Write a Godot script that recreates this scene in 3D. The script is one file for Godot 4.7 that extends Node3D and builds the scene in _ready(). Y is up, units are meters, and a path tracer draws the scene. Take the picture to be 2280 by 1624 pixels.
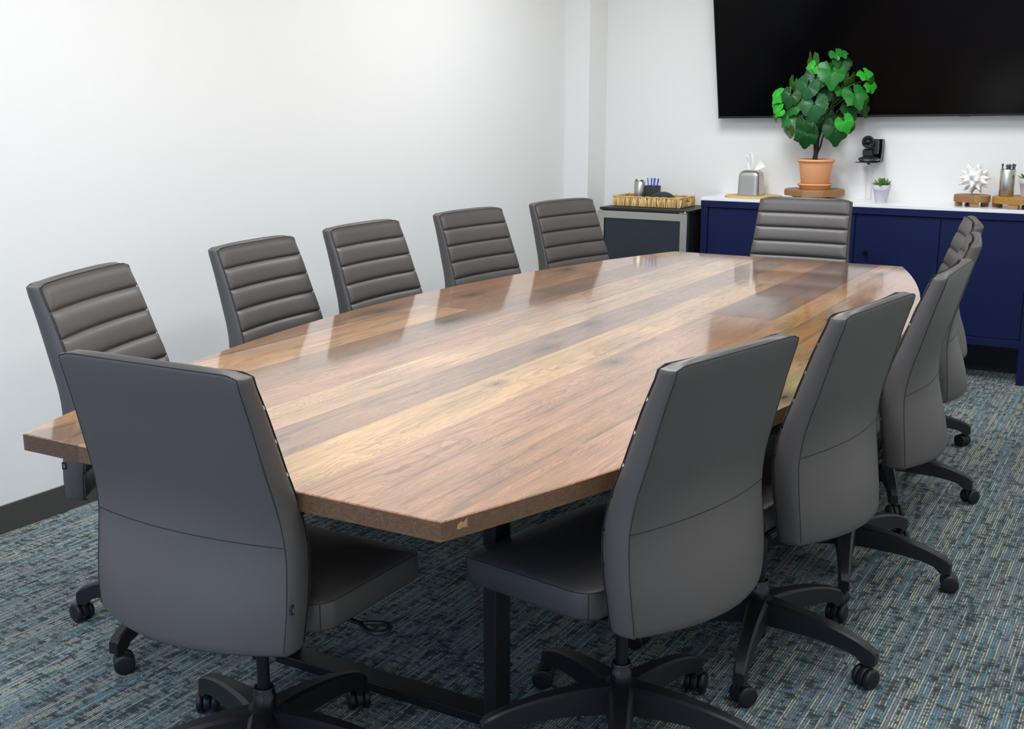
extends Node3D

# ------------------------------------------------------------------ mesh building
class MB:
	var v := PackedVector3Array()
	var n := PackedVector3Array()
	var t := PackedVector2Array()
	var ix := PackedInt32Array()
	var xf := Transform3D()

	func vert(p: Vector3, nn: Vector3, uv := Vector2.ZERO) -> int:
		v.append(xf * p)
		n.append((xf.basis * nn).normalized())
		t.append(uv)
		return v.size() - 1

	func tri(a: int, b: int, c: int) -> void:
		var g := (v[b] - v[a]).cross(v[c] - v[a])
		if g.dot(n[a] + n[b] + n[c]) > 0.0:
			ix.append(a); ix.append(c); ix.append(b)
		else:
			ix.append(a); ix.append(b); ix.append(c)

	func quad(a: int, b: int, c: int, d: int) -> void:
		tri(a, b, c)
		tri(a, c, d)

	# a flat convex polygon whose normal points along hint
	func face(pts: Array, hint: Vector3, uvs := []) -> void:
		var g := Vector3.ZERO
		for i in range(1, pts.size() - 1):
			g += (pts[i] - pts[0]).cross(pts[i + 1] - pts[0])
		g = g.normalized()
		if g.dot(hint) < 0.0:
			g = -g
		var ids := []
		for i in pts.size():
			ids.append(vert(pts[i], g, uvs[i] if uvs.size() else Vector2(pts[i].x + pts[i].y, pts[i].z)))
		for i in range(1, ids.size() - 1):
			tri(ids[0], ids[i], ids[i + 1])

	# a box with rounded-looking chamfers
	func box(c: Vector3, s: Vector3, b := 0.0, ba := Basis.IDENTITY) -> void:
		var h := s * 0.5
		b = minf(b, minf(h.x, minf(h.y, h.z)) * 0.98)
		var id := {}
		for sx in [-1, 1]:
			for sy in [-1, 1]:
				for sz in [-1, 1]:
					for ax in 3:
						var p := Vector3(sx * (h.x - b), sy * (h.y - b), sz * (h.z - b))
						p[ax] = [sx, sy, sz][ax] * h[ax]
						var nn := Vector3.ZERO
						nn[ax] = [sx, sy, sz][ax]
						var uv := Vector2(p.z, p.y) if ax == 0 else (Vector2(p.x, p.z) if ax == 1 else Vector2(p.x, p.y))
						id[[sx, sy, sz, ax]] = vert(c + ba * p, ba * nn, uv)
		for s1 in [-1, 1]:
			quad(id[[s1, -1, -1, 0]], id[[s1, 1, -1, 0]], id[[s1, 1, 1, 0]], id[[s1, -1, 1, 0]])
			quad(id[[-1, s1, -1, 1]], id[[1, s1, -1, 1]], id[[1, s1, 1, 1]], id[[-1, s1, 1, 1]])
			quad(id[[-1, -1, s1, 2]], id[[1, -1, s1, 2]], id[[1, 1, s1, 2]], id[[-1, 1, s1, 2]])
		if b <= 0.0:
			return
		for s1 in [-1, 1]:
			for s2 in [-1, 1]:
				quad(id[[s1, s2, -1, 0]], id[[s1, s2, 1, 0]], id[[s1, s2, 1, 1]], id[[s1, s2, -1, 1]])
				quad(id[[s1, -1, s2, 0]], id[[s1, 1, s2, 0]], id[[s1, 1, s2, 2]], id[[s1, -1, s2, 2]])
				quad(id[[-1, s1, s2, 1]], id[[1, s1, s2, 1]], id[[1, s1, s2, 2]], id[[-1, s1, s2, 2]])
				for s3 in [-1, 1]:
					tri(id[[s1, s2, s3, 0]], id[[s1, s2, s3, 1]], id[[s1, s2, s3, 2]])

	# a smooth surface through rows of points; outward is told from the centre of all points
	func grid(rows: Array, closed := false, flip := false, uvs := 1.0) -> void:
		var m: int = rows.size()
		var k: int = rows[0].size()
		var cen := Vector3.ZERO
		for r in rows:
			for p in r:
				cen += p
		cen /= float(m * k)
		var nn := []
		var total := 0.0
		for i in m:
			var a := PackedVector3Array()
			for j in k:
				var du: Vector3 = rows[mini(i + 1, m - 1)][j] - rows[maxi(i - 1, 0)][j]
				var j0 := (j - 1 + k) % k if closed else maxi(j - 1, 0)
				var j1 := (j + 1) % k if closed else mini(j + 1, k - 1)
				var dv: Vector3 = rows[i][j1] - rows[i][j0]
				var g := du.cross(dv)
				total += g.dot(rows[i][j] - cen)
				a.append(g.normalized())
			nn.append(a)
		var sg := 1.0 if total >= 0.0 else -1.0
		if flip:
			sg = -sg
		var base := v.size()
		for i in m:
			for j in k:
				var q: Vector3 = nn[i][j]
				if q.length() < 0.1:
					q = (rows[i][j] - cen).normalized() * sg
				vert(rows[i][j], q * sg, Vector2(float(j) / k, float(i) / m) * uvs)
		for i in m - 1:
			for j in (k if closed else k - 1):
				var j1 := (j + 1) % k
				quad(base + i * k + j, base + i * k + j1, base + (i + 1) * k + j1, base + (i + 1) * k + j)

	# profile of (radius, height) turned round the y axis at c
	func lathe(prof: Array, segs := 32, c := Vector3.ZERO, ba := Basis.IDENTITY) -> void:
		var m := prof.size()
		var sn := []
		for i in m - 1:
			var d: Vector2 = prof[i + 1] - prof[i]
			sn.append(Vector2(d.y, -d.x).normalized())
		for i in m - 1:
			var na: Vector2 = sn[i]
			var nb: Vector2 = sn[i]
			if i > 0 and sn[i - 1].dot(sn[i]) > 0.6:
				na = (sn[i - 1] + sn[i]).normalized()
			if i < m - 2 and sn[i + 1].dot(sn[i]) > 0.6:
				nb = (sn[i + 1] + sn[i]).normalized()
			var base := v.size()
			for j in segs + 1:
				var a := TAU * j / segs
				var e := Vector3(cos(a), 0, sin(a))
				vert(c + ba * (e * prof[i].x + Vector3.UP * prof[i].y), ba * (e * na.x + Vector3.UP * na.y), Vector2(float(j) / segs, prof[i].y))
				vert(c + ba * (e * prof[i + 1].x + Vector3.UP * prof[i + 1].y), ba * (e * nb.x + Vector3.UP * nb.y), Vector2(float(j) / segs, prof[i + 1].y))
			for j in segs:
				quad(base + 2 * j, base + 2 * j + 2, base + 2 * j + 3, base + 2 * j + 1)

	func tube(path: Array, rad, segs := 8, caps := true) -> void:
		var m := path.size()
		var rows := []
		var up := Vector3.UP
		for i in m:
			var d: Vector3 = (path[mini(i + 1, m - 1)] - path[maxi(i - 1, 0)]).normalized()
			if absf(d.dot(up)) > 0.95:
				up = Vector3.RIGHT if absf(d.x) < 0.9 else Vector3.BACK
			var sx := up.cross(d).normalized()
			var sy := d.cross(sx).normalized()
			up = sy
			var r: float = rad[i] if rad is Array else rad
			var base := v.size()
			for j in segs:
				var a := TAU * j / segs
				var e := sx * cos(a) + sy * sin(a)
				vert(path[i] + e * r, e, Vector2(float(j) / segs, i))
			rows.append(base)
			if caps and (i == 0 or i == m - 1):
				var cid := vert(path[i], d if i else -d)
				var b2 := v.size()
				for j in segs:
					vert(v_of(base + j), d if i else -d)
				for j in segs:
					tri(cid, b2 + j, b2 + (j + 1) % segs)
		for i in m - 1:
			for j in segs:
				quad(rows[i] + j, rows[i] + (j + 1) % segs, rows[i + 1] + (j + 1) % segs, rows[i + 1] + j)

	func v_of(i: int) -> Vector3:
		return xf.affine_inverse() * v[i]

	# convex polygon in xz raised from y0 to y1; every top edge chamfered by its own amount
	func prism(poly: PackedVector2Array, y0: float, y1: float, ch: Array, uvf: Callable, rim: MB = null) -> void:
		var k := poly.size()
		var cen := Vector2.ZERO
		for p in poly:
			cen += p
		cen /= k
		var ins := PackedVector2Array()
		for i in k:
			var p0 := poly[(i - 1 + k) % k]
			var p1 := poly[i]
			var p2 := poly[(i + 1) % k]
			var d1 := (p1 - p0).normalized()
			var d2 := (p2 - p1).normalized()
			var n1 := Vector2(-d1.y, d1.x)
			if n1.dot(cen - p1) < 0: n1 = -n1
			var n2 := Vector2(-d2.y, d2.x)
			if n2.dot(cen - p1) < 0: n2 = -n2
			var o1: float = ch[(i - 1 + k) % k]
			var o2: float = ch[i]
			var q = Geometry2D.line_intersects_line(p0 + n1 * o1, d1, p1 + n2 * o2, d2)
			ins.append(q if q != null and absf(d1.cross(d2)) > 0.01 else p1 + (n1 * o1 + n2 * o2) * 0.5)
		var top := []
		var tu := []
		for p in ins:
			top.append(Vector3(p.x, y1, p.y))
			tu.append(uvf.call(p))
		face(top, Vector3.UP, tu)
		var bot := []
		var bu := []
		for p in poly:
			bot.append(Vector3(p.x, y0, p.y))
			bu.append(uvf.call(p))
		face(bot, Vector3.DOWN, bu)
		for i in k:
			var a := poly[i]
			var b := poly[(i + 1) % k]
			var c := ins[i]
			var d := ins[(i + 1) % k]
			var e := (b - a).normalized()
			var nn := Vector2(e.y, -e.x)
			if nn.dot(cen - a) > 0: nn = -nn
			var h := Vector3(nn.x, 0, nn.y)
			var yc: float = y1 - ch[i]
			var sd: MB = rim if rim else self
			sd.face([Vector3(a.x, y0, a.y), Vector3(b.x, y0, b.y), Vector3(b.x, yc, b.y), Vector3(a.x, yc, a.y)], h, [uvf.call(a), uvf.call(b), uvf.call(b), uvf.call(a)])
			face([Vector3(a.x, yc, a.y), Vector3(b.x, yc, b.y), Vector3(d.x, y1, d.y), Vector3(c.x, y1, c.y)], h + Vector3.UP, [uvf.call(a), uvf.call(b), uvf.call(d), uvf.call(c)])

	func mesh() -> ArrayMesh:
		var a := []
		a.resize(Mesh.ARRAY_MAX)
		a[Mesh.ARRAY_VERTEX] = v
		a[Mesh.ARRAY_NORMAL] = n
		a[Mesh.ARRAY_TEX_UV] = t
		a[Mesh.ARRAY_INDEX] = ix
		var m := ArrayMesh.new()
		m.add_surface_from_arrays(Mesh.PRIMITIVE_TRIANGLES, a)
		return m

# ------------------------------------------------------------------ objects
var M := {}
var taken := {}
var rng := RandomNumberGenerator.new()

func numbered(s: String) -> String:
	if not taken.has(s):
		taken[s] = 0
		return s
	taken[s] += 1
	return "%s_%03d" % [s, taken[s]]

func tag(o: Node3D, label: String, category: String, group := "", kind := "") -> Node3D:
	o.set_meta("label", label)
	if category: o.set_meta("category", category)
	if group: o.set_meta("group", group)
	if kind: o.set_meta("kind", kind)
	return o

func thing(called: String, label: String, category: String, at := Vector3.ZERO, turn := 0.0, group := "") -> Node3D:
	var o := Node3D.new()
	o.name = numbered(called)
	add_child(o)
	o.position = at
	o.rotation.y = turn
	tag(o, label, category, group)
	return o

func part(called: String, mb, mat: Material, parent: Node3D, at := Vector3.ZERO) -> MeshInstance3D:
	var o := MeshInstance3D.new()
	o.name = called
	o.mesh = mb.mesh() if mb is MB else mb
	o.material_override = null
	o.mesh.surface_set_material(0, mat) if o.mesh.surface_get_material(0) == null else o.set_surface_override_material(0, mat)
	o.position = at
	parent.add_child(o, true)
	return o

func struct(called: String, mb: MB, mat: Material, label := "") -> MeshInstance3D:
	var o := part(called, mb, mat, self)
	o.set_meta("kind", "structure")
	o.set_meta("label", label if label else called)
	return o

func mat(c: Color, rough := 0.6, metal := 0.0, spec := 0.5) -> StandardMaterial3D:
	var m := StandardMaterial3D.new()
	m.albedo_color = c
	m.roughness = rough
	m.metallic = metal
	m.metallic_specular = spec
	return m

func c8(r: int, g: int, b: int) -> Color:
	return Color(r / 255.0, g / 255.0, b / 255.0)

func bump(m: StandardMaterial3D, freq: float, size: float, strength: float) -> void:
	var nz := FastNoiseLite.new()
	nz.noise_type = FastNoiseLite.TYPE_SIMPLEX
	nz.frequency = freq
	nz.seed = 5
	var tx := NoiseTexture2D.new()
	tx.width = 256
	tx.height = 256
	tx.seamless = true
	tx.noise = nz
	tx.as_normal_map = true
	tx.bump_strength = 4.0
	m.normal_enabled = true
	m.normal_texture = tx
	m.normal_scale = strength
	m.uv1_triplanar = true
	m.uv1_scale = Vector3.ONE / size

func lerp_table(xs: Array, ys: Array, x: float) -> float:
	var k := xs.size()
	if x <= xs[0]: return ys[0]
	if x >= xs[k - 1]: return ys[k - 1]
	for i in k - 1:
		if x <= xs[i + 1]:
			var w: float = (x - xs[i]) / (xs[i + 1] - xs[i])
			return cubic_interpolate(ys[i], ys[i + 1], ys[maxi(i - 1, 0)], ys[mini(i + 2, k - 1)], w)
	return ys[k - 1]

# ------------------------------------------------------------------ scene
func _ready() -> void:
	rng.seed = 11
	camera_and_light()
	materials()
	room()
	conference_table()
	chairs()
	sideboard()
	fridge()
	television()
	conference_camera()
	tray_and_contents()
	tissue_and_mat()
	big_plant()
	small_things()

func camera_and_light() -> void:
	var cam := Camera3D.new()
	cam.name = "camera"
	add_child(cam)
	cam.position = Vector3(3.4582, 1.47, 6.8992)
	cam.rotation = Vector3(deg_to_rad(-12.683), deg_to_rad(29.985), deg_to_rad(0.048))
	cam.fov = 35.21
	cam.near = 0.05
	cam.current = true
	var we := WorldEnvironment.new()
	we.name = "world"
	var e := Environment.new()
	e.background_mode = Environment.BG_SKY
	var sky := Sky.new()
	var sm := ProceduralSkyMaterial.new()
	sm.sky_top_color = c8(120, 165, 235)
	sm.sky_horizon_color = c8(165, 198, 240)
	sm.ground_bottom_color = c8(90, 100, 110)
	sm.ground_horizon_color = c8(170, 190, 210)
	sm.sun_angle_max = 1.0
	sky.sky_material = sm
	e.sky = sky
	e.background_energy_multiplier = 4.0
	e.tonemap_mode = Environment.TONE_MAPPER_LINEAR
	e.tonemap_exposure = 1.0
	e.sdfgi_enabled = true
	e.ssao_enabled = true
	e.ssil_enabled = true
	we.environment = e
	add_child(we)
	# ceiling panels: each a glowing diffuser and an area light of its size just below it
	for p in [[1.42, 1.75], [1.62, 4.45], [3.20, 1.75], [3.20, 4.45], [1.70, 7.1], [3.20, 7.1]]:
		ceiling_panel(p[0], p[1], (0.98 if p[1] < 3.0 else (1.08 if p[1] < 6.0 else 0.8)) * (1.0 if p[0] < 2.5 else 0.45))

const CEIL := 2.85
const LAMP := 4.4

func ceiling_panel(x: float, z: float, k: float) -> void:
	var where := ["over the left half of the far table end", "over the left half of the near table end", "over the right half of the far table end", "over the right half of the near table end", "behind the viewer on the left", "behind the viewer on the right"]
	var i := (0 if x < 2.5 else 2) + (0 if z < 3.0 else 1) if z < 6.0 else (4 if x < 2.5 else 5)
	var o := thing("ceiling_light", "long recessed white light panel " + where[i], "ceiling light", Vector3(x, CEIL, z), 0.0, "ceiling light panels")
	var f := MB.new()
	for s in [-1, 1]:
		f.box(Vector3(s * 0.295, -0.006, 0), Vector3(0.02, 0.012, 1.21), 0.002)
		f.box(Vector3(0, -0.006, s * 0.595), Vector3(0.57, 0.012, 0.02), 0.002)
	part("frame", f, mat(c8(235, 235, 235), 0.5), o)
	var d := MB.new()
	d.box(Vector3(0, -0.003, 0), Vector3(0.57, 0.006, 1.17))
	var em := mat(c8(240, 240, 238), 0.6)
	em.emission_enabled = true
	em.emission = Color(1, 0.98, 0.95)
	em.emission_energy_multiplier = 2.0
	part("diffuser", d, em, o)
	var l := AreaLight3D.new()
	l.name = "ceiling_light_glow"
	add_child(l, true)
	l.position = Vector3(x, CEIL - 0.016, z)
	l.rotation.x = -PI / 2
	l.area_size = Vector2(0.56, 1.16)
	l.light_color = Color(0.97, 0.985, 1.0)
	l.light_energy = LAMP * k
	l.area_range = 14.0
	l.shadow_enabled = true

func materials() -> void:
	M.wall = mat(c8(232, 232, 230), 0.75, 0.0, 0.35)
	M.ceiling = mat(c8(238, 238, 236), 0.9, 0.0, 0.2)
	M.base = mat(c8(70, 68, 65), 0.45)
	M.leather = mat(c8(78, 74, 72), 0.42, 0.0, 0.5)
	bump(M.leather, 0.09, 0.05, 0.12)
	M.seam = mat(c8(38, 36, 36), 0.8)
	M.plastic = mat(c8(24, 24, 27), 0.45)
	bump(M.plastic, 0.12, 0.03, 0.1)
	M.gloss = mat(c8(16, 16, 18), 0.22)
	M.piston = mat(c8(30, 30, 33), 0.3, 0.3)
	M.blackmetal = mat(c8(27, 27, 29), 0.42)
	M.navy = mat(c8(15, 26, 68), 0.5, 0.0, 0.32)
	M.navydark = mat(c8(14, 18, 38), 0.6)
	M.quartz = mat(c8(236, 236, 238), 0.16)
	M.steel = mat(c8(178, 177, 172), 0.3, 1.0)
	M.brushed = mat(c8(190, 188, 182), 0.34, 1.0)
	M.fridgeblack = mat(c8(22, 22, 23), 0.5)
	M.glassdark = mat(c8(34, 41, 52), 0.12)
	M.screen = mat(c8(3, 3, 4), 0.14, 0.0, 0.22)
	M.terracotta = mat(c8(228, 166, 120), 0.85, 0.0, 0.2)
	bump(M.terracotta, 0.1, 0.06, 0.15)
	M.whitepot = mat(c8(206, 200, 212), 0.7)
	M.paper = mat(c8(238, 238, 238), 0.9)
	M.paper.cull_mode = BaseMaterial3D.CULL_DISABLED
	M.paper.backlight_enabled = true
	M.paper.backlight = Color(0.4, 0.4, 0.4)
	M.ceramic = mat(c8(240, 238, 234), 0.35)
	M.bark = mat(c8(40, 34, 28), 0.85)
	M.straw = mat(c8(206, 172, 112), 0.8)
	M.soil = mat(c8(45, 34, 26), 0.95)
	for e in [["leaf_d", 18, 72, 24], ["leaf_m", 32, 110, 38], ["leaf_b", 44, 160, 40], ["leaf_o", 50, 92, 20], ["leaf_s", 30, 84, 44]]:
		var lm := mat(c8(e[1], e[2], e[3]), 0.36, 0.0, 0.38)
		lm.cull_mode = BaseMaterial3D.CULL_DISABLED
		lm.backlight_enabled = true
		lm.backlight = Color(0.16, 0.16, 0.16)
		M[e[0]] = lm
	M.succulent = mat(c8(92, 142, 52), 0.5)
	M.succulent2 = mat(c8(62, 108, 40), 0.5)
	wood_small()

func wood_small() -> void:
	# a small tile of wood grain, tinted for the little stands
	var im := Image.create(128, 512, false, Image.FORMAT_RGB8)
	var nz := FastNoiseLite.new()
	nz.seed = 9
	nz.frequency = 1.0
	for j in 512:
		for i in 128:
			var x := i / 128.0
			var z := j / 512.0
			var q := x * 3.0 + nz.get_noise_2d(x * 2.5, z * 1.6) * 1.6
			var r := 0.5 + 0.5 * sin(q * 26.0)
			var s := nz.get_noise_2d(x * 90.0, z * 9.0)
			var l := 0.80 - 0.22 * r * r + 0.12 * s
			im.set_pixel(i, j, Color(l, l * 0.97, l * 0.93))
	var tx := ImageTexture.create_from_image(im)
	var ie := Image.create(512, 128, false, Image.FORMAT_RGB8)
	for j in 128:
		for i in 512:
			var x := j / 128.0
			var z := i / 512.0
			var l := 0.74 + 0.16 * nz.get_noise_2d(x * 60.0 + 7.0, z * 8.0) + 0.04 * sin((x * 2.0 + nz.get_noise_2d(x * 2.0, z * 2.2 + 30.0) * 0.9) * 24.0)
			ie.set_pixel(i, j, Color(l, l * 0.97, l * 0.93))
	var te := ImageTexture.create_from_image(ie)
	for e in [["edge_dark", 116, 86, 66], ["edge_light", 138, 104, 78]]:
		var m := mat(c8(e[1], e[2], e[3]), 0.4)
		m.albedo_texture = te
		m.uv1_triplanar = true
		m.uv1_scale = Vector3(5, 5, 5)
		M[e[0]] = m
	for e in [["wood_a", 224, 176, 122], ["wood_b", 214, 168, 112], ["wood_c", 202, 150, 100], ["wood_y", 236, 182, 88], ["wood_l", 222, 184, 130]]:
		var m := mat(c8(e[1], e[2], e[3]), 0.5)
		m.albedo_texture = tx
		m.uv1_triplanar = true
		m.uv1_scale = Vector3(7, 7, 7)
		M[e[0]] = m

# ------------------------------------------------------------------ room
const RX := 4.6
const RZ := 8.3
const BACK := -0.03

func room() -> void:
	var mb := MB.new()
	mb.box(Vector3(RX / 2, -0.06, (RZ + BACK) / 2), Vector3(RX + 0.4, 0.104, RZ - BACK + 0.4))
	var fl := struct("floor", mb, mat(c8(40, 44, 46), 0.95), "floor of square carpet tiles with broken teal, beige and charcoal stripes")
	carpet(fl)
	mb = MB.new()
	mb.box(Vector3(RX / 2, CEIL + 0.06, (RZ + BACK) / 2), Vector3(RX + 0.4, 0.12, RZ - BACK + 0.4))
	struct("ceiling", mb, M.ceiling, "flat white ceiling")
	mb = MB.new()
	mb.box(Vector3(-0.075, CEIL / 2, (RZ + BACK) / 2), Vector3(0.15, CEIL, RZ - BACK + 0.3))
	struct("wall_left", mb, M.wall, "plain white painted wall along the left side of the table")
	mb = MB.new()
	mb.box(Vector3(RX / 2, CEIL / 2, BACK - 0.075), Vector3(RX, CEIL, 0.15))
	struct("wall_back", mb, M.wall, "white wall behind the sideboard, fridge and television")
	mb = MB.new()
	mb.box(Vector3(RX + 0.075, CEIL / 2, (RZ + BACK) / 2), Vector3(0.15, CEIL, RZ - BACK + 0.3))
	struct("wall_right", mb, M.wall, "white wall to the right of the viewer")
	# near wall with a wide window opening behind the viewer
	mb = MB.new()
	mb.box(Vector3(RX / 2, 0.4, RZ + 0.075), Vector3(RX, 0.8, 0.15))
	mb.box(Vector3(RX / 2, CEIL - 0.15, RZ + 0.075), Vector3(RX, 0.3, 0.15))
	mb.box(Vector3(0.2, 1.6, RZ + 0.075), Vector3(0.4, 1.6, 0.15))
	mb.box(Vector3(RX - 0.7, 1.6, RZ + 0.075), Vector3(1.4, 1.6, 0.15))
	struct("wall_front", mb, M.wall, "white wall with a window opening behind the viewer")
	mb = MB.new()
	for x in [0.42, 1.8, 3.18]:
		mb.box(Vector3(x, 1.6, RZ + 0.06), Vector3(0.04, 1.6, 0.05), 0.004)
	for y in [0.82, 2.38]:
		mb.box(Vector3(1.8, y, RZ + 0.06), Vector3(2.8, 0.04, 0.05), 0.004)
	struct("window_1", mb, mat(c8(60, 60, 62), 0.5), "dark framed window behind the viewer")
	# boxed-in column in the far left corner
	mb = MB.new()
	mb.box(Vector3(0.083, CEIL / 2, (0.228 + BACK) / 2), Vector3(0.166, CEIL, 0.228 - BACK))
	struct("trim_1", mb, M.wall, "white boxed-in column in the far left corner of the room")
	mb = MB.new()
	mb.box(Vector3(0.004, 0.051, (RZ + 0.228) / 2), Vector3(0.009, 0.102, RZ - 0.228), 0.002)
	struct("baseboard_left", mb, M.base, "dark grey rubber baseboard along the left wall")
	mb = MB.new()
	mb.box(Vector3((RX + 0.166) / 2, 0.051, BACK + 0.004), Vector3(RX - 0.166, 0.102, 0.009), 0.002)
	struct("baseboard_back", mb, M.base, "dark grey rubber baseboard along the back wall")

func carpet(fl: Node3D) -> void:
	var N := 1024
	var nz := FastNoiseLite.new()
	nz.noise_type = FastNoiseLite.TYPE_SIMPLEX_SMOOTH
	nz.frequency = 1.0
	nz.seed = 4
	var r := RandomNumberGenerator.new()
	r.seed = 77
	var ny := 256
	var nl := 256
	var kinds := PackedInt32Array()
	var shift := PackedFloat32Array()
	for i in ny:
		var u := r.randf()
		kinds.append(3 if i % 2 else (0 if u < 0.48 else (1 if u < 0.76 else 2)))
		shift.append(r.randf() * 40.0)
	var pal := [Color(0.95, 0.95, 0.85), Color(0.54, 0.76, 0.85), Color(0.72, 0.73, 0.76), Color(0.54, 0.60, 0.61)]
	var dark := Color(0.37, 0.405, 0.41)
	var data := PackedByteArray()
	data.resize(N * N * 3)
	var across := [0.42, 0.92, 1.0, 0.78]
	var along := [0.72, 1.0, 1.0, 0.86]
	for j in nl:
		for i in ny:
			# wrap the noise round a torus in x only roughly: tiles cut it anyway
			var g := floorf(i / 4.0)
			var m := nz.get_noise_2d(g * 0.30, j * 0.022 + shift[int(g) % ny] * 0.3) * 0.55
			m += nz.get_noise_2d(i * 0.045 + 50.0, j * 0.20) * 0.58
			m += nz.get_noise_2d(i * 0.9 + 90.0, j * 0.6) * 0.34
			m += nz.get_noise_2d(floorf(i / 2.0) * 1.7, j * 0.035 + shift[i - i % 2]) * 0.50
			var w := smoothstep(-0.42, 0.10, m)
			var c: Color = dark.lerp(pal[kinds[i]], w)
			c *= 0.86 + 0.28 * r.randf()
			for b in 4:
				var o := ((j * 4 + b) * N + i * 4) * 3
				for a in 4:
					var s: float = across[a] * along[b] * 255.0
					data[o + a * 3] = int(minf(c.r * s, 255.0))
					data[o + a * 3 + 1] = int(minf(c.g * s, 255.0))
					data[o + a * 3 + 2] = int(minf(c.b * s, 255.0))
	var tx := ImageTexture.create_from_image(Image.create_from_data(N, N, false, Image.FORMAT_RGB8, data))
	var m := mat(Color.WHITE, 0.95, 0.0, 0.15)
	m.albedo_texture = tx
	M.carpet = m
	var T := 0.5
	for a in range(0, 10):
		for b in range(0, 17):
			var x0 := a * T - 0.2
			var z0 := b * T + BACK
			var x1 := minf(x0 + T, RX)
			x0 = maxf(x0, 0.0)
			var z1 := minf(z0 + T, RZ)
			if x1 - x0 < 0.05 or z1 - z0 < 0.05:
				continue
			var off := Vector2(rng.randi_range(0, 63) * 4 * 4 / 1024.0, rng.randf())
			var mb := MB.new()
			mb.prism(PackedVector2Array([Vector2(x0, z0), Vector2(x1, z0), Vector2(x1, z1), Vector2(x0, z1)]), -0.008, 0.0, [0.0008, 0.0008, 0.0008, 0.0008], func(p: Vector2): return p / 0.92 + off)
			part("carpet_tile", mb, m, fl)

# ------------------------------------------------------------------ table
const TX := 1.824
const TZ0 := 1.442
const TZ1 := 5.294
const TY := 0.75
const STRIPS := [0.80, 1.069, 1.270, 1.442, 1.590, 1.735, 1.885, 2.053, 2.292, 2.390, 2.590, 2.85]

func half_width(z: float) -> float:
	var u := (z - (TZ0 + TZ1) / 2) / ((TZ1 - TZ0) / 2)
	return 0.5625 + 0.352 * (1.0 - u * u)

func table_boards() -> Array:
	# per strip: [from z, to z, r, g, b, arch centre, arch strength]
	return [
		[[1.4, 3.02, 157, 108, 71, 0.9, 1.0], [3.02, 5.4, 152, 113, 76, 1.02, 1.3]],
		[[1.4, 2.62, 158, 124, 86, 1.2, 0.8], [2.62, 3.42, 154, 112, 71, 1.12, 1.0], [3.42, 5.4, 174, 134, 91, 1.17, 1.6]],
		[[1.4, 2.95, 127, 94, 66, 1.36, 1.0], [2.95, 5.4, 133, 101, 72, 1.36, 1.4]],
		[[1.4, 3.0, 164, 127, 89, 1.5, 1.0], [3.0, 5.4, 160, 119, 88, 1.48, 1.2]],
		[[1.4, 5.4, 179, 144, 104, 1.5, 0.5]],
		[[1.4, 5.4, 131, 102, 79, 1.80, 1.5]],
		[[1.4, 2.2, 155, 110, 68, 1.95, 1.0], [2.2, 5.4, 181, 145, 98, 1.99, 0.9]],
		[[1.4, 3.07, 116, 79, 60, 2.16, 1.6], [3.07, 5.4, 160, 119, 86, 2.12, 0.9]],
		[[1.4, 3.14, 172, 129, 79, 2.33, 1.0], [3.14, 5.4, 152, 113, 80, 2.2, 0.5]],
		[[1.4, 2.3, 155, 102, 64, 2.46, 1.2], [2.3, 3.675, 152, 107, 67, 2.6, 0.7], [3.675, 5.4, 164, 121, 88, 2.5, 1.3]],
		[[1.4, 5.4, 149, 122, 86, 2.66, 1.5]],
	]

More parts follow.
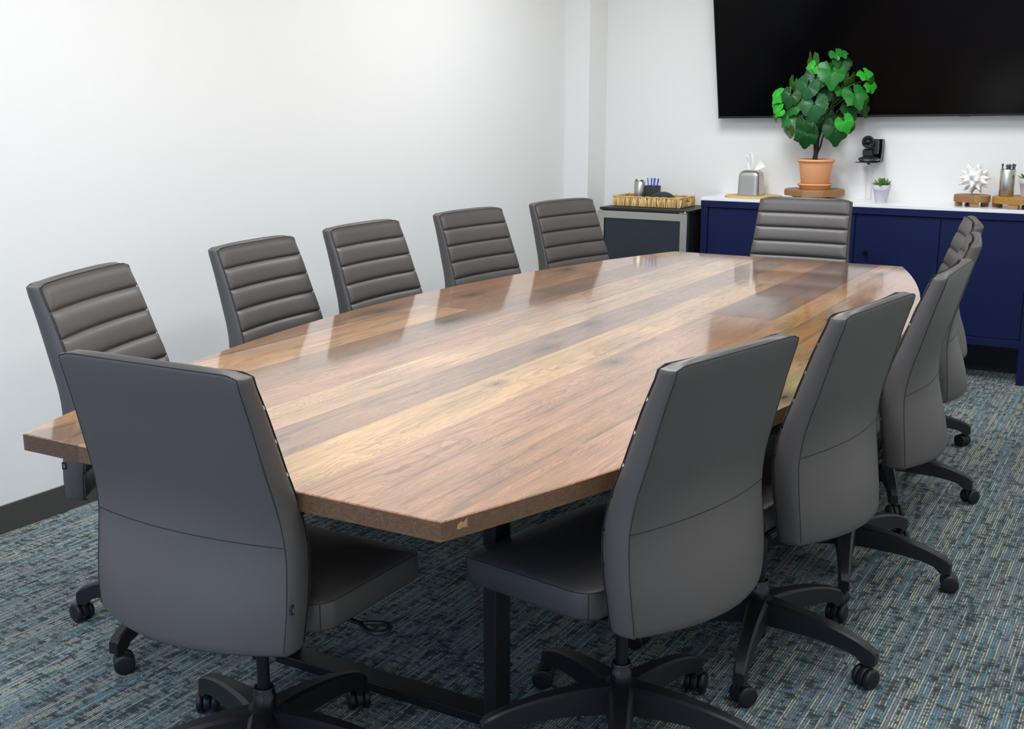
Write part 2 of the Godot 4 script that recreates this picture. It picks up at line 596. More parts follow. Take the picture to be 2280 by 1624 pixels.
func conference_table() -> void:
	var boards := table_boards()
	var knots := [[1.017, 3.606, 0.030], [1.107, 3.134, 0.024], [1.333, 3.647, 0.040], [2.143, 2.805, 0.030], [1.771, 3.459, 0.022], [1.839, 3.873, 0.022], [2.644, 4.109, 0.020], [1.10, 2.32, 0.02], [2.10, 3.95, 0.02], [1.94, 4.35, 0.014], [2.36, 1.75, 0.02]]
	var W := 2048
	var H := 1024
	var X0 := 0.88
	var X1 := 2.77
	var Z0 := 1.42
	var Z1 := 5.32
	var a1 := FastNoiseLite.new()
	a1.seed = 3
	a1.frequency = 1.0
	a1.noise_type = FastNoiseLite.TYPE_SIMPLEX
	var data := PackedByteArray()
	data.resize(W * H * 3)
	for s in boards.size():
		var i0 := maxi(0, int((STRIPS[s] - X0) / (X1 - X0) * W))
		var i1 := mini(W, int((STRIPS[s + 1] - X0) / (X1 - X0) * W))
		var ks := []
		for k in knots:
			if k[0] > STRIPS[s] - 0.02 and k[0] < STRIPS[s + 1] + 0.02:
				ks.append(k)
		for j in H:
			var z := Z0 + (Z1 - Z0) * j / H
			var bd: Array = boards[s][0]
			var bi := 0
			for q in boards[s].size():
				if z >= boards[s][q][0]:
					bd = boards[s][q]
					bi = q
			var sd := s * 17.3 + bi * 5.7
			var near := []
			for k in ks:
				if absf(z - k[1]) < 0.35:
					near.append(k)
			var zs := z * (1.0 if (s + bi) % 2 else -1.0)
			var blot_z := a1.get_noise_2d(sd, z * 1.1) * 0.5
			var o := (j * W + i0) * 3
			for i in range(i0, i1):
				var x := X0 + (X1 - X0) * i / W
				var w1 := a1.get_noise_2d(x * 5.0 + sd, z * 1.3)
				var dx: float = x - bd[5] + w1 * 0.035
				var f: float = dx * dx * 1500.0 * bd[6] + zs * 4.2 + w1 * 2.6
				var fine := a1.get_noise_2d(x * 330.0 + w1 * 6.0, z * 7.0 + sd)
				var dk := 0.0
				for k in near:
					var kx: float = x - k[0]
					var kz: float = z - k[1]
					var rr: float = k[2]
					var d2 := kx * kx + kz * kz * 0.22
					f += 5.0 * exp(-d2 / (rr * rr * 3.0))
					dk = maxf(dk, exp(-(kx * kx * 2.2 + kz * kz * 0.28) / (rr * rr * 0.55)))
					dk = maxf(dk, 0.45 * exp(-d2 / (rr * rr * 3.0)))
				var fr := f - floorf(f)
				var ring := fr * fr * (1.0 - smoothstep(0.86, 1.0, fr))
				var str_ := a1.get_noise_2d(x * 26.0 + sd, z * 0.9 + w1 * 0.5)
				var l := 1.03 - 0.20 * ring + 0.17 * fine + 0.13 * w1 + 0.16 * blot_z - 0.22 * smoothstep(0.18, 0.75, str_) + 0.10 * smoothstep(0.2, 0.8, -str_)
				l *= 1.0 - 0.80 * dk
				var warm := 1.0 - 0.10 * ring
				data[o] = int(clampf(bd[2] * l, 0.0, 255.0))
				data[o + 1] = int(clampf(bd[3] * l * warm, 0.0, 255.0))
				data[o + 2] = int(clampf(bd[4] * l * warm, 0.0, 255.0))
				o += 3
	var tx := ImageTexture.create_from_image(Image.create_from_data(W, H, false, Image.FORMAT_RGB8, data))
	var wm := mat(Color.WHITE, 0.3, 0.0, 0.5)
	wm.clearcoat_enabled = true
	wm.clearcoat = 1.0
	wm.clearcoat_roughness = 0.075
	wm.albedo_texture = tx
	wm.texture_repeat = false
	M.walnut = wm
	var t := thing("conference_table", "long boat-shaped walnut conference table of glossy glued boards on black steel legs", "table", Vector3(TX, 0, (TZ0 + TZ1) / 2))
	var org := t.position
	var outline := PackedVector2Array()
	var seg := 26
	for i in seg + 1:
		var z := lerpf(TZ0, TZ1, float(i) / seg)
		outline.append(Vector2(TX + half_width(z), z))
	for i in seg + 1:
		var z := lerpf(TZ1, TZ0, float(i) / seg)
		outline.append(Vector2(TX - half_width(z), z))
	var top := MB.new()
	# hidden core that the boards lie on, a hand's breadth in from the rim
	top.box(Vector3(0, 0.7095, 0), Vector3(0.9, 0.003, 3.4))
	part("tabletop", top, M.blackmetal, t)
	var tt: Node3D = t.get_child(0)
	for s in boards.size():
		for bd in boards[s]:
			var za: float = maxf(bd[0], TZ0 - 0.1)
			var zb: float = minf(bd[1], TZ1 + 0.1)
			var rect := PackedVector2Array([Vector2(STRIPS[s], za), Vector2(STRIPS[s + 1], za), Vector2(STRIPS[s + 1], zb), Vector2(STRIPS[s], zb)])
			for poly in Geometry2D.intersect_polygons(rect, outline):
				var ch := []
				for i in poly.size():
					var m: Vector2 = (poly[i] + poly[(i + 1) % poly.size()]) / 2
					var rim := absf(m.y - TZ0) < 0.002 or absf(m.y - TZ1) < 0.002 or absf(absf(m.x - TX) - half_width(m.y)) < 0.004
					ch.append(0.0022 if rim else 0.0003)
				var mb := MB.new()
				mb.xf = Transform3D(Basis.IDENTITY, -org)
				var rm := MB.new()
				rm.xf = mb.xf
				mb.prism(poly, TY - 0.039, TY, ch, func(p: Vector2): return Vector2((p.x - X0) / (X1 - X0), (p.y - Z0) / (Z1 - Z0)), rm)
				var am := mb.mesh()
				var rma := rm.mesh().surface_get_arrays(0)
				am.add_surface_from_arrays(Mesh.PRIMITIVE_TRIANGLES, rma)
				am.surface_set_material(1, M.edge_dark if bd[2] < 140 else M.edge_light)
				part("board", am, wm, tt)
	# a patch of filler on the rim near the near right corner
	var fp := MB.new()
	fp.xf = Transform3D(Basis.IDENTITY, -org)
	var pa := Vector3(TX + half_width(5.262) + 0.0006, 0, 5.262)
	var pb := Vector3(TX + half_width(5.238) + 0.0006, 0, 5.238)
	var shape := [[0.0, 0.728], [0.1, 0.737], [0.45, 0.742], [0.55, 0.738], [1.0, 0.745], [0.95, 0.727], [0.6, 0.729], [0.4, 0.726]]
	var pts := []
	for q in shape:
		var e := pa.lerp(pb, q[0])
		pts.append(Vector3(e.x, q[1], e.z))
	fp.face(pts, Vector3(1, 0, 0.5))
	var patch := part("filler_patch", fp, mat(c8(176, 132, 88), 0.7), tt)
	patch.set_meta("label", "small tan filler patch on the table rim")
	for zz in [4.71, 2.03]:
		var z: float = zz - org.z
		for s in [-1, 1]:
			var lg := MB.new()
			lg.box(Vector3(s * 0.33, 0.36, z), Vector3(0.036, 0.69, 0.07), 0.003)
			part("leg", lg, M.blackmetal, t)
		var bar := MB.new()
		bar.box(Vector3(0, 0.0135, z), Vector3(0.696, 0.027, 0.07), 0.003)
		part("foot_bar", bar, M.blackmetal, t)
		var ub := MB.new()
		ub.box(Vector3(0, 0.692, z), Vector3(0.90, 0.028, 0.07), 0.003)
		part("support_bar", ub, M.blackmetal, t)

# ------------------------------------------------------------------ chairs
const BY := [0.44, 0.50, 0.55, 0.60, 0.65, 0.72, 0.80, 0.90, 1.00]
const BW := [0.244, 0.2495, 0.2505, 0.249, 0.246, 0.240, 0.234, 0.229, 0.225]
const BZ := [0.215, 0.212, 0.207, 0.202, 0.200, 0.209, 0.231, 0.258, 0.285]
const BB := [0.068, 0.061, 0.052, 0.040, 0.030, 0.017, 0.008, 0.003, 0.001]
const BT := [0.060, 0.063, 0.066, 0.067, 0.066, 0.062, 0.057, 0.051, 0.043]

func top_drop(u: float, y: float) -> float:
	var k := clampf((absf(u) - 0.86) / 0.14, 0.0, 1.0)
	return -0.007 * k * k * smoothstep(0.95, 1.0, y)

func back_pt(u: float, y: float) -> Vector3:
	return Vector3(u * lerp_table(BY, BW, y), y + top_drop(u, y), lerp_table(BY, BZ, y) + lerp_table(BY, BB, y) * (1.0 - u * u))

func front_pt(u: float, y: float, out := 0.0) -> Vector3:
	var h := lerp_table(BY, BW, y) + 0.002
	var cv := 0.016 + 0.016 * smoothstep(0.85, 0.5, y)
	return Vector3(u * h, y + top_drop(u, y), lerp_table(BY, BZ, y) - lerp_table(BY, BT, y) + cv * (1.0 - u * u) - out)

func make_chair() -> Node3D:
	var t := thing("office_chair", "", "chair", Vector3.ZERO, 0.0, "grey office chairs around the table")
	# --- backrest shell: back face, side bands and front face as rings from bottom to top
	var ring := func(y: float, inset: float, dy: float) -> PackedVector3Array:
		var a := PackedVector3Array()
		var kk := 16
		for i in kk + 1:
			var u := lerpf(-1, 1, float(i) / kk)
			var p := back_pt(u * (1.0 - inset / 0.24), y)
			p.z -= inset
			p.y += dy
			a.append(p)
		var b1 := back_pt(1, y)
		var f1 := front_pt(1, y, -0.004)
		for w in [0.05, 0.25, 0.5, 0.75, 0.95]:
			var p: Vector3 = b1.lerp(f1, w)
			p.x += 0.0035 + 0.006 * w * (1.0 - w) * 4.0 - inset
			p.y += dy
			a.append(p)
		for i in kk + 1:
			var u := lerpf(1, -1, float(i) / kk)
			var p := front_pt(u * (1.0 - inset / 0.24), y, -0.004)
			p.z += inset
			p.y += dy
			a.append(p)
		var b2 := back_pt(-1, y)
		var f2 := front_pt(-1, y, -0.004)
		for w in [0.95, 0.75, 0.5, 0.25, 0.05]:
			var p: Vector3 = b2.lerp(f2, w)
			p.x -= 0.0035 + 0.006 * w * (1.0 - w) * 4.0 - inset
			p.y += dy
			a.append(p)
		return a
	var rows := []
	rows.append(ring.call(0.44, 0.028, -0.012))
	rows.append(ring.call(0.44, 0.014, -0.011))
	rows.append(ring.call(0.44, 0.005, -0.007))
	rows.append(ring.call(0.44, 0.001, -0.001))
	var yy := 0.452
	while yy < 0.994:
		rows.append(ring.call(yy, 0.0, 0.0))
		yy += 0.0272
	rows.append(ring.call(0.993, 0.0, 0.0))
	rows.append(ring.call(1.0, 0.0004, 0.0))
	rows.append(ring.call(1.0, 0.003, 0.0022))
	var mb := MB.new()
	mb.grid(rows, true)
	# close top and bottom with strips between the back and the front curve
	for e in [[1.0, 0.003, 0.0022, Vector3.UP], [0.44, 0.028, -0.012, Vector3.DOWN]]:
		var r: PackedVector3Array = ring.call(e[0], e[1], e[2])
		for i in 16:
			if e[3].y < 0:
				mb.face([r[i], r[i + 1], r[38 - i - 1], r[38 - i]], e[3])
		mb.face([r[16], r[17], r[18], r[19], r[20], r[21], r[22]], e[3])
		mb.face([r[38], r[39], r[40], r[41], r[42], r[43], r[0]], e[3])
		if e[3].y > 0:
			# softly domed top
			var dome := []
			for i in 17:
				var row := PackedVector3Array()
				for w in 7:
					var f := w / 6.0
					row.append(r[i].lerp(r[38 - i], f) + Vector3(0, 0.007 * sin(f * PI) * (1.0 - pow(absf(i - 8) / 8.0, 4.0)), 0))
				dome.append(row)
			var gd := MB.new()
			gd.grid(dome)
			mb.grid(dome, false, gd.n[7 * 8 + 3].y < 0)
	var back := part("backrest", mb, M.leather, t)
	# padded horizontal ribs on the front
	var ys := [1.001]
	var rib_h := 0.0705
	for i in 8:
		ys.append(1.001 - rib_h * (i + 1))
	for k in 8:
		var y1: float = ys[k]
		var y0: float = maxf(ys[k + 1], 0.438)
		var g := []
		for a in 13:
			var s := a / 12.0
			var y := lerpf(y0, y1, s)
			var c := 2.0 * s - 1.0
			var puff := 0.012 * pow(1.0 - pow(absf(c), 2.6), 0.55) - 0.004
			if k == 0 and s > 0.7:
				puff = lerpf(puff, 0.004, (s - 0.7) / 0.3)
			var row := PackedVector3Array()
			for b in 21:
				var u := lerpf(-1, 1, b / 20.0)
				var side := clampf((1.0 - absf(u)) / 0.06, 0.0, 1.0)
				var pp := puff * (0.35 + 0.65 * sqrt(side)) if puff > 0 else puff
				var q := front_pt(u, clampf(y, 0.44, 1.0), pp)
				q.y = y + top_drop(u, y)
				row.append(q)
			# turn the ends into the side band
			var q0 := front_pt(-1, clampf(y, 0.44, 1.0), -0.006); q0.y = y + top_drop(1, y); q0.x -= 0.0005
			var q1 := front_pt(1, clampf(y, 0.44, 1.0), -0.006); q1.y = y + top_drop(1, y); q1.x += 0.0005
			row.insert(0, q0)
			row.append(q1)
			g.append(row)
		var rb := MB.new()
		rb.grid(g)
		var c0 := Vector3(0, 0.7, -1)
		if rb.n[10 + 23 * 6].dot(c0) < 0:
			rb = MB.new()
			rb.grid(g, false, true)
		part("cushion_rib", rb, M.leather, back)
	# seams: round the back panel, across the waist, up the front edges
	var sm := MB.new()
	for s in [-1, 1]:
		var pth := []
		var pf := []
		for i in 25:
			var y := lerpf(0.442, 0.9995, i / 24.0)
			var p := back_pt(s, y)
			p.x += s * 0.001
			p.z -= 0.0002
			pth.append(p)
			var q := front_pt(s, y, 0.0005)
			q.x += s * 0.0012
			pf.append(q)
		sm.tube(pth, 0.0011, 5)
		sm.tube(pf, 0.0011, 5)
		sm.tube([back_pt(s, 1.0) + Vector3(s * 0.001, 0.0012, 0), front_pt(s, 1.0, 0.0) + Vector3(s * 0.001, 0.0012, 0)], 0.0011, 5)
	var across := []
	var topb := []
	var topf := []
	for i in 25:
		var u := lerpf(-1, 1, i / 24.0)
		across.append(back_pt(u, 0.652) + Vector3(0, 0, 0.0001))
		topb.append(back_pt(u, 1.0) + Vector3(0, 0.0012, -0.0004))
		topf.append(front_pt(u, 1.0, -0.002) + Vector3(0, 0.0012, 0))
	sm.tube(across, 0.0012, 5)
	sm.tube(topb, 0.0013, 5)
	sm.tube(topf, 0.0011, 5)
	part("seam", sm, M.seam, back)
	# little black tag sewn into the right-hand seam
	var tg := MB.new()
	var tp := back_pt(1, 0.53)
	tg.box(tp + Vector3(0.0098, 0, -0.0075), Vector3(0.0022, 0.020, 0.011), 0.0004, Basis(Vector3.UP, 0.25))
	var tgp := part("fabric_tag", tg, mat(c8(14, 14, 16), 0.7), back)
	tgp.set_meta("label", "small black tag with white letters")
	var tm := TextMesh.new()
	tm.text = "LON"
	tm.font_size = 16
	tm.pixel_size = 0.00033
	tm.depth = 0.0002
	var sf := SystemFont.new()
	sf.font_names = PackedStringArray(["Droid Sans"])
	tm.font = sf
	var tx := MeshInstance3D.new()
	tx.name = "tag_lettering"
	tm.material = mat(c8(205, 205, 210), 0.7)
	tx.mesh = tm
	back.add_child(tx)
	tx.position = tp + Vector3(0.0112, 0, -0.0078)
	tx.basis = Basis(Vector3.UP, PI / 2 + 0.25) * Basis(Vector3.BACK, -PI / 2)
	# --- seat cushion
	var outline := []
	var hw := 0.252
	var z0 := -0.285
	var z1 := 0.105
	var rr := 0.055
	for cnr in [[hw - rr, z1 - rr, 0.0], [-hw + rr, z1 - rr, PI / 2], [-hw + rr, z0 + rr, PI], [hw - rr, z0 + rr, 1.5 * PI]]:
		for i in 9:
			var a: float = cnr[2] + PI / 2 * i / 8.0
			outline.append(Vector2(cnr[0] + rr * cos(a), cnr[1] + rr * sin(a)))
	var srows := []
	for e in [[0.0, 0.424], [0.6, 0.424], [0.93, 0.424], [0.975, 0.428], [0.995, 0.438], [1.004, 0.455], [1.004, 0.475], [0.998, 0.489], [0.992, 0.4925], [0.975, 0.4955], [0.93, 0.500], [0.8, 0.504], [0.5, 0.507], [0.0, 0.508]]:
		var row := PackedVector3Array()
		for p in outline:
			var cz := (z0 + z1) / 2
			var q := Vector3(p.x * e[0], e[1], cz + (p.y - cz) * e[0])
			q.y -= 0.018 * smoothstep(-0.17, -0.30, q.z)
			row.append(q)
		srows.append(row)
	mb = MB.new()
	mb.grid(srows, true)
	var seat := part("seat", mb, M.leather, t)
	var ss := MB.new()
	var loop := []
	for i in outline.size() + 1:
		var p: Vector2 = outline[i % outline.size()]
		var q := Vector3(p.x * 0.996, 0.4915, (z0 + z1) / 2 + (p.y - (z0 + z1) / 2) * 0.996)
		q.y -= 0.018 * smoothstep(-0.17, -0.30, q.z)
		loop.append(q)
	ss.tube(loop, 0.0011, 5, false)
	for s in [-1, 1]:
		for zc in [z1 - 0.016, z0 + 0.016]:
			ss.tube([Vector3(s * (hw - 0.0155), 0.49 if zc > 0 else 0.472, zc), Vector3(s * (hw - 0.0145), 0.45, zc + signf(zc) * 0.001), Vector3(s * (hw - 0.016), 0.43, zc)], 0.0010, 5)
	part("seam", ss, M.seam, seat)
	# --- mechanism under the seat, with lever and knob
	mb = MB.new()
	mb.box(Vector3(0, 0.402, -0.02), Vector3(0.20, 0.046, 0.26), 0.012)
	mb.box(Vector3(0, 0.418, -0.06), Vector3(0.40, 0.014, 0.36), 0.006)
	mb.box(Vector3(0, 0.415, 0.13), Vector3(0.16, 0.03, 0.14), 0.010)
	var mech := part("mechanism", mb, M.plastic, t)
	mb = MB.new()
	mb.tube([Vector3(0.08, 0.392, -0.06), Vector3(0.19, 0.39, -0.06), Vector3(0.232, 0.386, -0.06)], 0.005, 8)
	var lp := []
	for i in 21:
		var a := TAU * i / 20.0
		lp.append(Vector3(0.262 + 0.034 * cos(a), 0.386, -0.06 + (0.022 + 0.012 * cos(a)) * sin(a)))
	mb.tube(lp, 0.0058, 8, false)
	part("lever", mb, M.plastic, mech)
	mb = MB.new()
	mb.lathe([Vector2(0.0, 0.34), Vector2(0.028, 0.34), Vector2(0.032, 0.345), Vector2(0.032, 0.372), Vector2(0.026, 0.38), Vector2(0.0, 0.38)], 20, Vector3(0, 0, -0.13))
	part("tension_knob", mb, M.plastic, mech)
	# --- gas column
	mb = MB.new()
	mb.lathe([Vector2(0.0, 0.15), Vector2(0.0142, 0.15), Vector2(0.0142, 0.40), Vector2(0.0, 0.40)], 24)
	var col := part("gas_column", mb, M.piston, t)
	mb = MB.new()
	mb.lathe([Vector2(0.0, 0.04), Vector2(0.016, 0.04), Vector2(0.022, 0.046), Vector2(0.0235, 0.10), Vector2(0.0255, 0.155), Vector2(0.0255, 0.190), Vector2(0.0235, 0.1925), Vector2(0.0235, 0.205), Vector2(0.0215, 0.209), Vector2(0.0145, 0.209)], 28)
	part("collar", mb, M.gloss, col)
	# --- five-star base
	mb = MB.new()
	mb.lathe([Vector2(0.0, 0.088), Vector2(0.036, 0.088), Vector2(0.048, 0.10), Vector2(0.052, 0.13), Vector2(0.046, 0.153), Vector2(0.036, 0.161), Vector2(0.0, 0.162)], 30)
	part("base_hub", mb, M.plastic, t)
	var legm := leg_mesh()
	var parts := caster_meshes()
	for k in 5:
		var lg := part("base_leg", legm, M.plastic, t)
		lg.rotation.y = k * TAU / 5
		var cs := part("caster", parts[0], M.plastic, t)
		cs.position = Vector3(0, 0, 0.318).rotated(Vector3.UP, k * TAU / 5)
		for s in [-1, 1]:
			part("wheel", parts[1], M.plastic, cs, Vector3(s * 0.0185, 0.0275, 0.014))
	return t

func leg_mesh() -> ArrayMesh:
	var mb := MB.new()
	var rs := [0.028, 0.06, 0.10, 0.15, 0.20, 0.25, 0.285, 0.305, 0.322, 0.334]
	var tp := [0.161, 0.160, 0.157, 0.151, 0.143, 0.131, 0.120, 0.112, 0.104, 0.092]
	var bt := [0.096, 0.096, 0.096, 0.095, 0.092, 0.085, 0.076, 0.058, 0.058, 0.060]
	var wd := [0.034, 0.030, 0.0265, 0.0235, 0.021, 0.0185, 0.0175, 0.017, 0.0165, 0.014]
	# top, two chamfers, two sides and the underside, each with its own normals so that the edges stay crisp
	var strips := [[[-0.62, 1.0], [0.62, 1.0]], [[0.62, 1.0], [0.94, 0.90]], [[0.94, 0.90], [1.0, 0.0]], [[-0.94, 0.90], [-0.62, 1.0]], [[-1.0, 0.0], [-0.94, 0.90]], [[-1.0, 0.0], [1.0, 0.0]]]
	for k in strips.size():
		var rows := []
		for i in rs.size():
			var row := PackedVector3Array()
			for q in strips[k]:
				row.append(Vector3(q[0] * wd[i], lerpf(bt[i], tp[i], q[1]), rs[i]))
			rows.append(row)
		var hint: Vector3 = [Vector3.UP, Vector3(0.5, 0.7, 0), Vector3.RIGHT, Vector3(-0.5, 0.7, 0), Vector3.LEFT, Vector3.DOWN][k]
		var gd := MB.new()
		gd.grid(rows)
		var flip: bool = gd.n[8].dot(hint) < 0.0
		mb.grid(rows, false, flip)
	var e := rs.size() - 1
	var w: float = wd[e]
	var endp := []
	for q in [[-1.0, 0.0], [-0.94, 0.90], [-0.62, 1.0], [0.62, 1.0], [0.94, 0.90], [1.0, 0.0]]:
		endp.append(Vector3(q[0] * w, lerpf(bt[e], tp[e], q[1]), rs[e]))
	mb.face(endp, Vector3.BACK)
	return mb.mesh()

func caster_meshes() -> Array:
	var a := MB.new()
	# stem and hood; wheels trail at +z
	a.lathe([Vector2(0.0, 0.030), Vector2(0.0085, 0.030), Vector2(0.0085, 0.056), Vector2(0.0115, 0.058), Vector2(0.0115, 0.068), Vector2(0.0, 0.068)], 16)
	var rows := []
	for i in 15:
		var an := lerpf(-0.35, PI + 0.5, i / 14.0)
		var e := Vector3(0, sin(an), -cos(an))
		var c := Vector3(0, 0.0275, 0.014)
		var row := PackedVector3Array()
		for q in [[-0.0085, 0.010], [-0.0085, 0.0235], [-0.0065, 0.0272], [0.0065, 0.0272], [0.0085, 0.0235], [0.0085, 0.010]]:
			row.append(c + e * q[1] + Vector3(q[0], 0, 0))
		rows.append(row)
	a.grid(rows)
	var w := MB.new()
	var ba := Basis(Vector3.BACK, PI / 2)
	w.lathe([Vector2(0.0, -0.0085), Vector2(0.021, -0.0085), Vector2(0.0245, -0.0075), Vector2(0.0272, -0.0045), Vector2(0.0275, 0.0), Vector2(0.0272, 0.0045), Vector2(0.0245, 0.0075), Vector2(0.021, 0.0085), Vector2(0.0, 0.0085)], 28, Vector3.ZERO, ba)
	return [a.mesh(), w.mesh()]

func chairs() -> void:
	var first := make_chair()
	# hub x, hub z, turn, height of the top, direction of a leg, label
	var list := [
		[1.812, 5.150, 1.6, 1.000, 177.0, "grey office chair with its back to the viewer at the near table end"],
		[1.105, 4.680, -69.7, 1.020, 297.0, "nearest grey ribbed office chair along the white wall, lower half hidden by another chair"],
		[0.835, 3.745, -83.7, 0.990, 20.0, "second grey ribbed office chair from the viewer along the white wall"],
		[0.900, 3.205, -88.7, 1.008, 50.0, "middle one of five grey ribbed office chairs along the white wall"],
		[0.890, 2.428, -96.3, 1.000, 10.0, "fourth grey ribbed office chair from the viewer along the white wall"],
		[1.030, 1.800, -101.2, 1.005, 35.0, "farthest grey ribbed office chair on the white wall side, before the mini fridge"],
		[1.815, 1.290, -177.3, 1.006, 15.0, "grey ribbed office chair facing the viewer at the far table end, before the navy sideboard"],
		[2.452, 4.645, 77.0, 0.990, 24.0, "grey office chair seen from behind on the right side of the table, nearest the viewer"],
		[2.580, 4.020, 82.0, 1.000, 82.0, "second grey office chair from the viewer on the right side, seen from behind"],
		[2.638, 3.315, 89.6, 1.005, 86.0, "third grey office chair from the viewer on the right side, overlapping two farther ones"],
		[2.565, 2.460, 99.0, 1.000, 92.0, "fourth grey office chair on the right side, mostly hidden, its top below the farthest chair's"],
		[2.460, 1.790, 103.0, 1.000, 41.0, "farthest grey office chair on the right side, only its upper ribs showing before navy doors"],
	]
	for i in list.size():
		var e: Array = list[i]
		var c: Node3D = first
		if i > 0:
			c = first.duplicate()
			c.name = numbered("office_chair")
			add_child(c)
		c.position = Vector3(e[0], 0, e[1])
		c.rotation.y = deg_to_rad(e[2])
		c.set_meta("label", e[5])
		c.set_meta("category", "chair")
		c.set_meta("group", "grey office chairs around the table")
		var star := deg_to_rad(e[4]) - c.rotation.y
		var k := 0
		var kc := 0
		for ch in c.get_children():
			var nm := String(ch.name)
			if nm.begins_with("backrest") or nm.begins_with("seat") or nm.begins_with("mechanism"):
				ch.position.y = e[3] - 1.0
			elif nm.begins_with("base_leg"):
				ch.rotation.y = star + k * TAU / 5
				k += 1
			elif nm.begins_with("caster"):
				ch.position = Vector3(0, 0, 0.318).rotated(Vector3.UP, star + kc * TAU / 5)
				ch.rotation.y = star + kc * TAU / 5 + [0.9, -0.6, 2.3, -1.9, 0.3][(kc + i) % 5]
				kc += 1

# ------------------------------------------------------------------ sideboard wall
const SBX0 := 0.973
const SBX1 := 2.839
const SBZ := 0.32
const SBT := 0.939

func sideboard() -> void:
	var t := thing("sideboard", "navy blue painted sideboard with flat doors on square legs under the television", "sideboard", Vector3((SBX0 + SBX1) / 2, 0, 0))
	var ox := t.position.x
	var mb := MB.new()
	mb.xf = Transform3D(Basis.IDENTITY, Vector3(-ox, 0, 0))
	mb.box(Vector3((SBX0 + SBX1) / 2, 0.56, 0.145), Vector3(SBX1 - SBX0 - 0.01, 0.70, 0.31), 0.002)
	part("carcass", mb, M.navydark, t)
	mb = MB.new()
	mb.xf = Transform3D(Basis.IDENTITY, Vector3(-ox, 0, 0))
	mb.box(Vector3((SBX0 + SBX1) / 2, 0.900, 0.163), Vector3(SBX1 - SBX0 + 0.004, 0.038, 0.322), 0.002)
	part("top_rail", mb, M.navy, t)
	mb = MB.new()
	mb.xf = Transform3D(Basis.IDENTITY, Vector3(-ox, 0, 0))
	mb.box(Vector3((SBX0 + SBX1) / 2, 0.2215, 0.300), Vector3(SBX1 - SBX0 - 0.08, 0.043, 0.04), 0.002)
	part("bottom_rail", mb, M.navy, t)
	for x in [SBX0 + 0.0205, SBX1 - 0.0205]:
		for z in [0.30, 0.0]:
			mb = MB.new()
			mb.xf = Transform3D(Basis.IDENTITY, Vector3(-ox, 0, 0))
			mb.box(Vector3(x, 0.4405, z), Vector3(0.041, 0.881, 0.04), 0.0015)
			part("leg", mb, M.navy, t)
		mb = MB.new()
		mb.xf = Transform3D(Basis.IDENTITY, Vector3(-ox, 0, 0))
		mb.box(Vector3(x, 0.54, 0.15), Vector3(0.03, 0.68, 0.27), 0.001)
		part("side_panel", mb, M.navy, t)
	mb = MB.new()
	mb.xf = Transform3D(Basis.IDENTITY, Vector3(-ox, 0, 0))
	mb.box(Vector3((SBX0 + SBX1) / 2, 0.12, 0.012), Vector3(SBX1 - SBX0 - 0.09, 0.238, 0.02), 0.001)
	part("back_panel", mb, M.navydark, t)
	var edges := [SBX0 + 0.042, 1.452, 1.889, 2.346, SBX1 - 0.042]
	for i in 4:
		var d := MB.new()
		d.xf = Transform3D(Basis.IDENTITY, Vector3(-ox, 0, 0))
		var x0: float = edges[i] + 0.0025
		var x1: float = edges[i + 1] - 0.0025
		d.box(Vector3((x0 + x1) / 2, 0.561, 0.303), Vector3(x1 - x0, 0.632, 0.018), 0.0015)
		var door := part("door", d, M.navy, t)
		var kx: float = x1 - 0.064 if i % 2 == 0 else x0 + 0.064
		if i == 2: kx = 1.955
		var kb := MB.new()
		kb.xf = Transform3D(Basis.IDENTITY, Vector3(-ox, 0, 0))
		kb.lathe([Vector2(0.0, 0.0), Vector2(0.006, 0.0), Vector2(0.006, 0.010), Vector2(0.012, 0.014), Vector2(0.0145, 0.020), Vector2(0.012, 0.025), Vector2(0.0, 0.027)], 20, Vector3(kx, 0.668, 0.312), Basis(Vector3.RIGHT, PI / 2))
		part("knob", kb, M.gloss, door)
	var ct := MB.new()
	ct.box(Vector3((SBX0 + SBX1) / 2 + 0.001, 0.929, (0.324 + BACK) / 2), Vector3(SBX1 - SBX0 + 0.006, 0.020, 0.324 - BACK), 0.002)
	tag(part("countertop", ct, M.quartz, self), "glossy white slab top lying on the navy sideboard", "countertop")

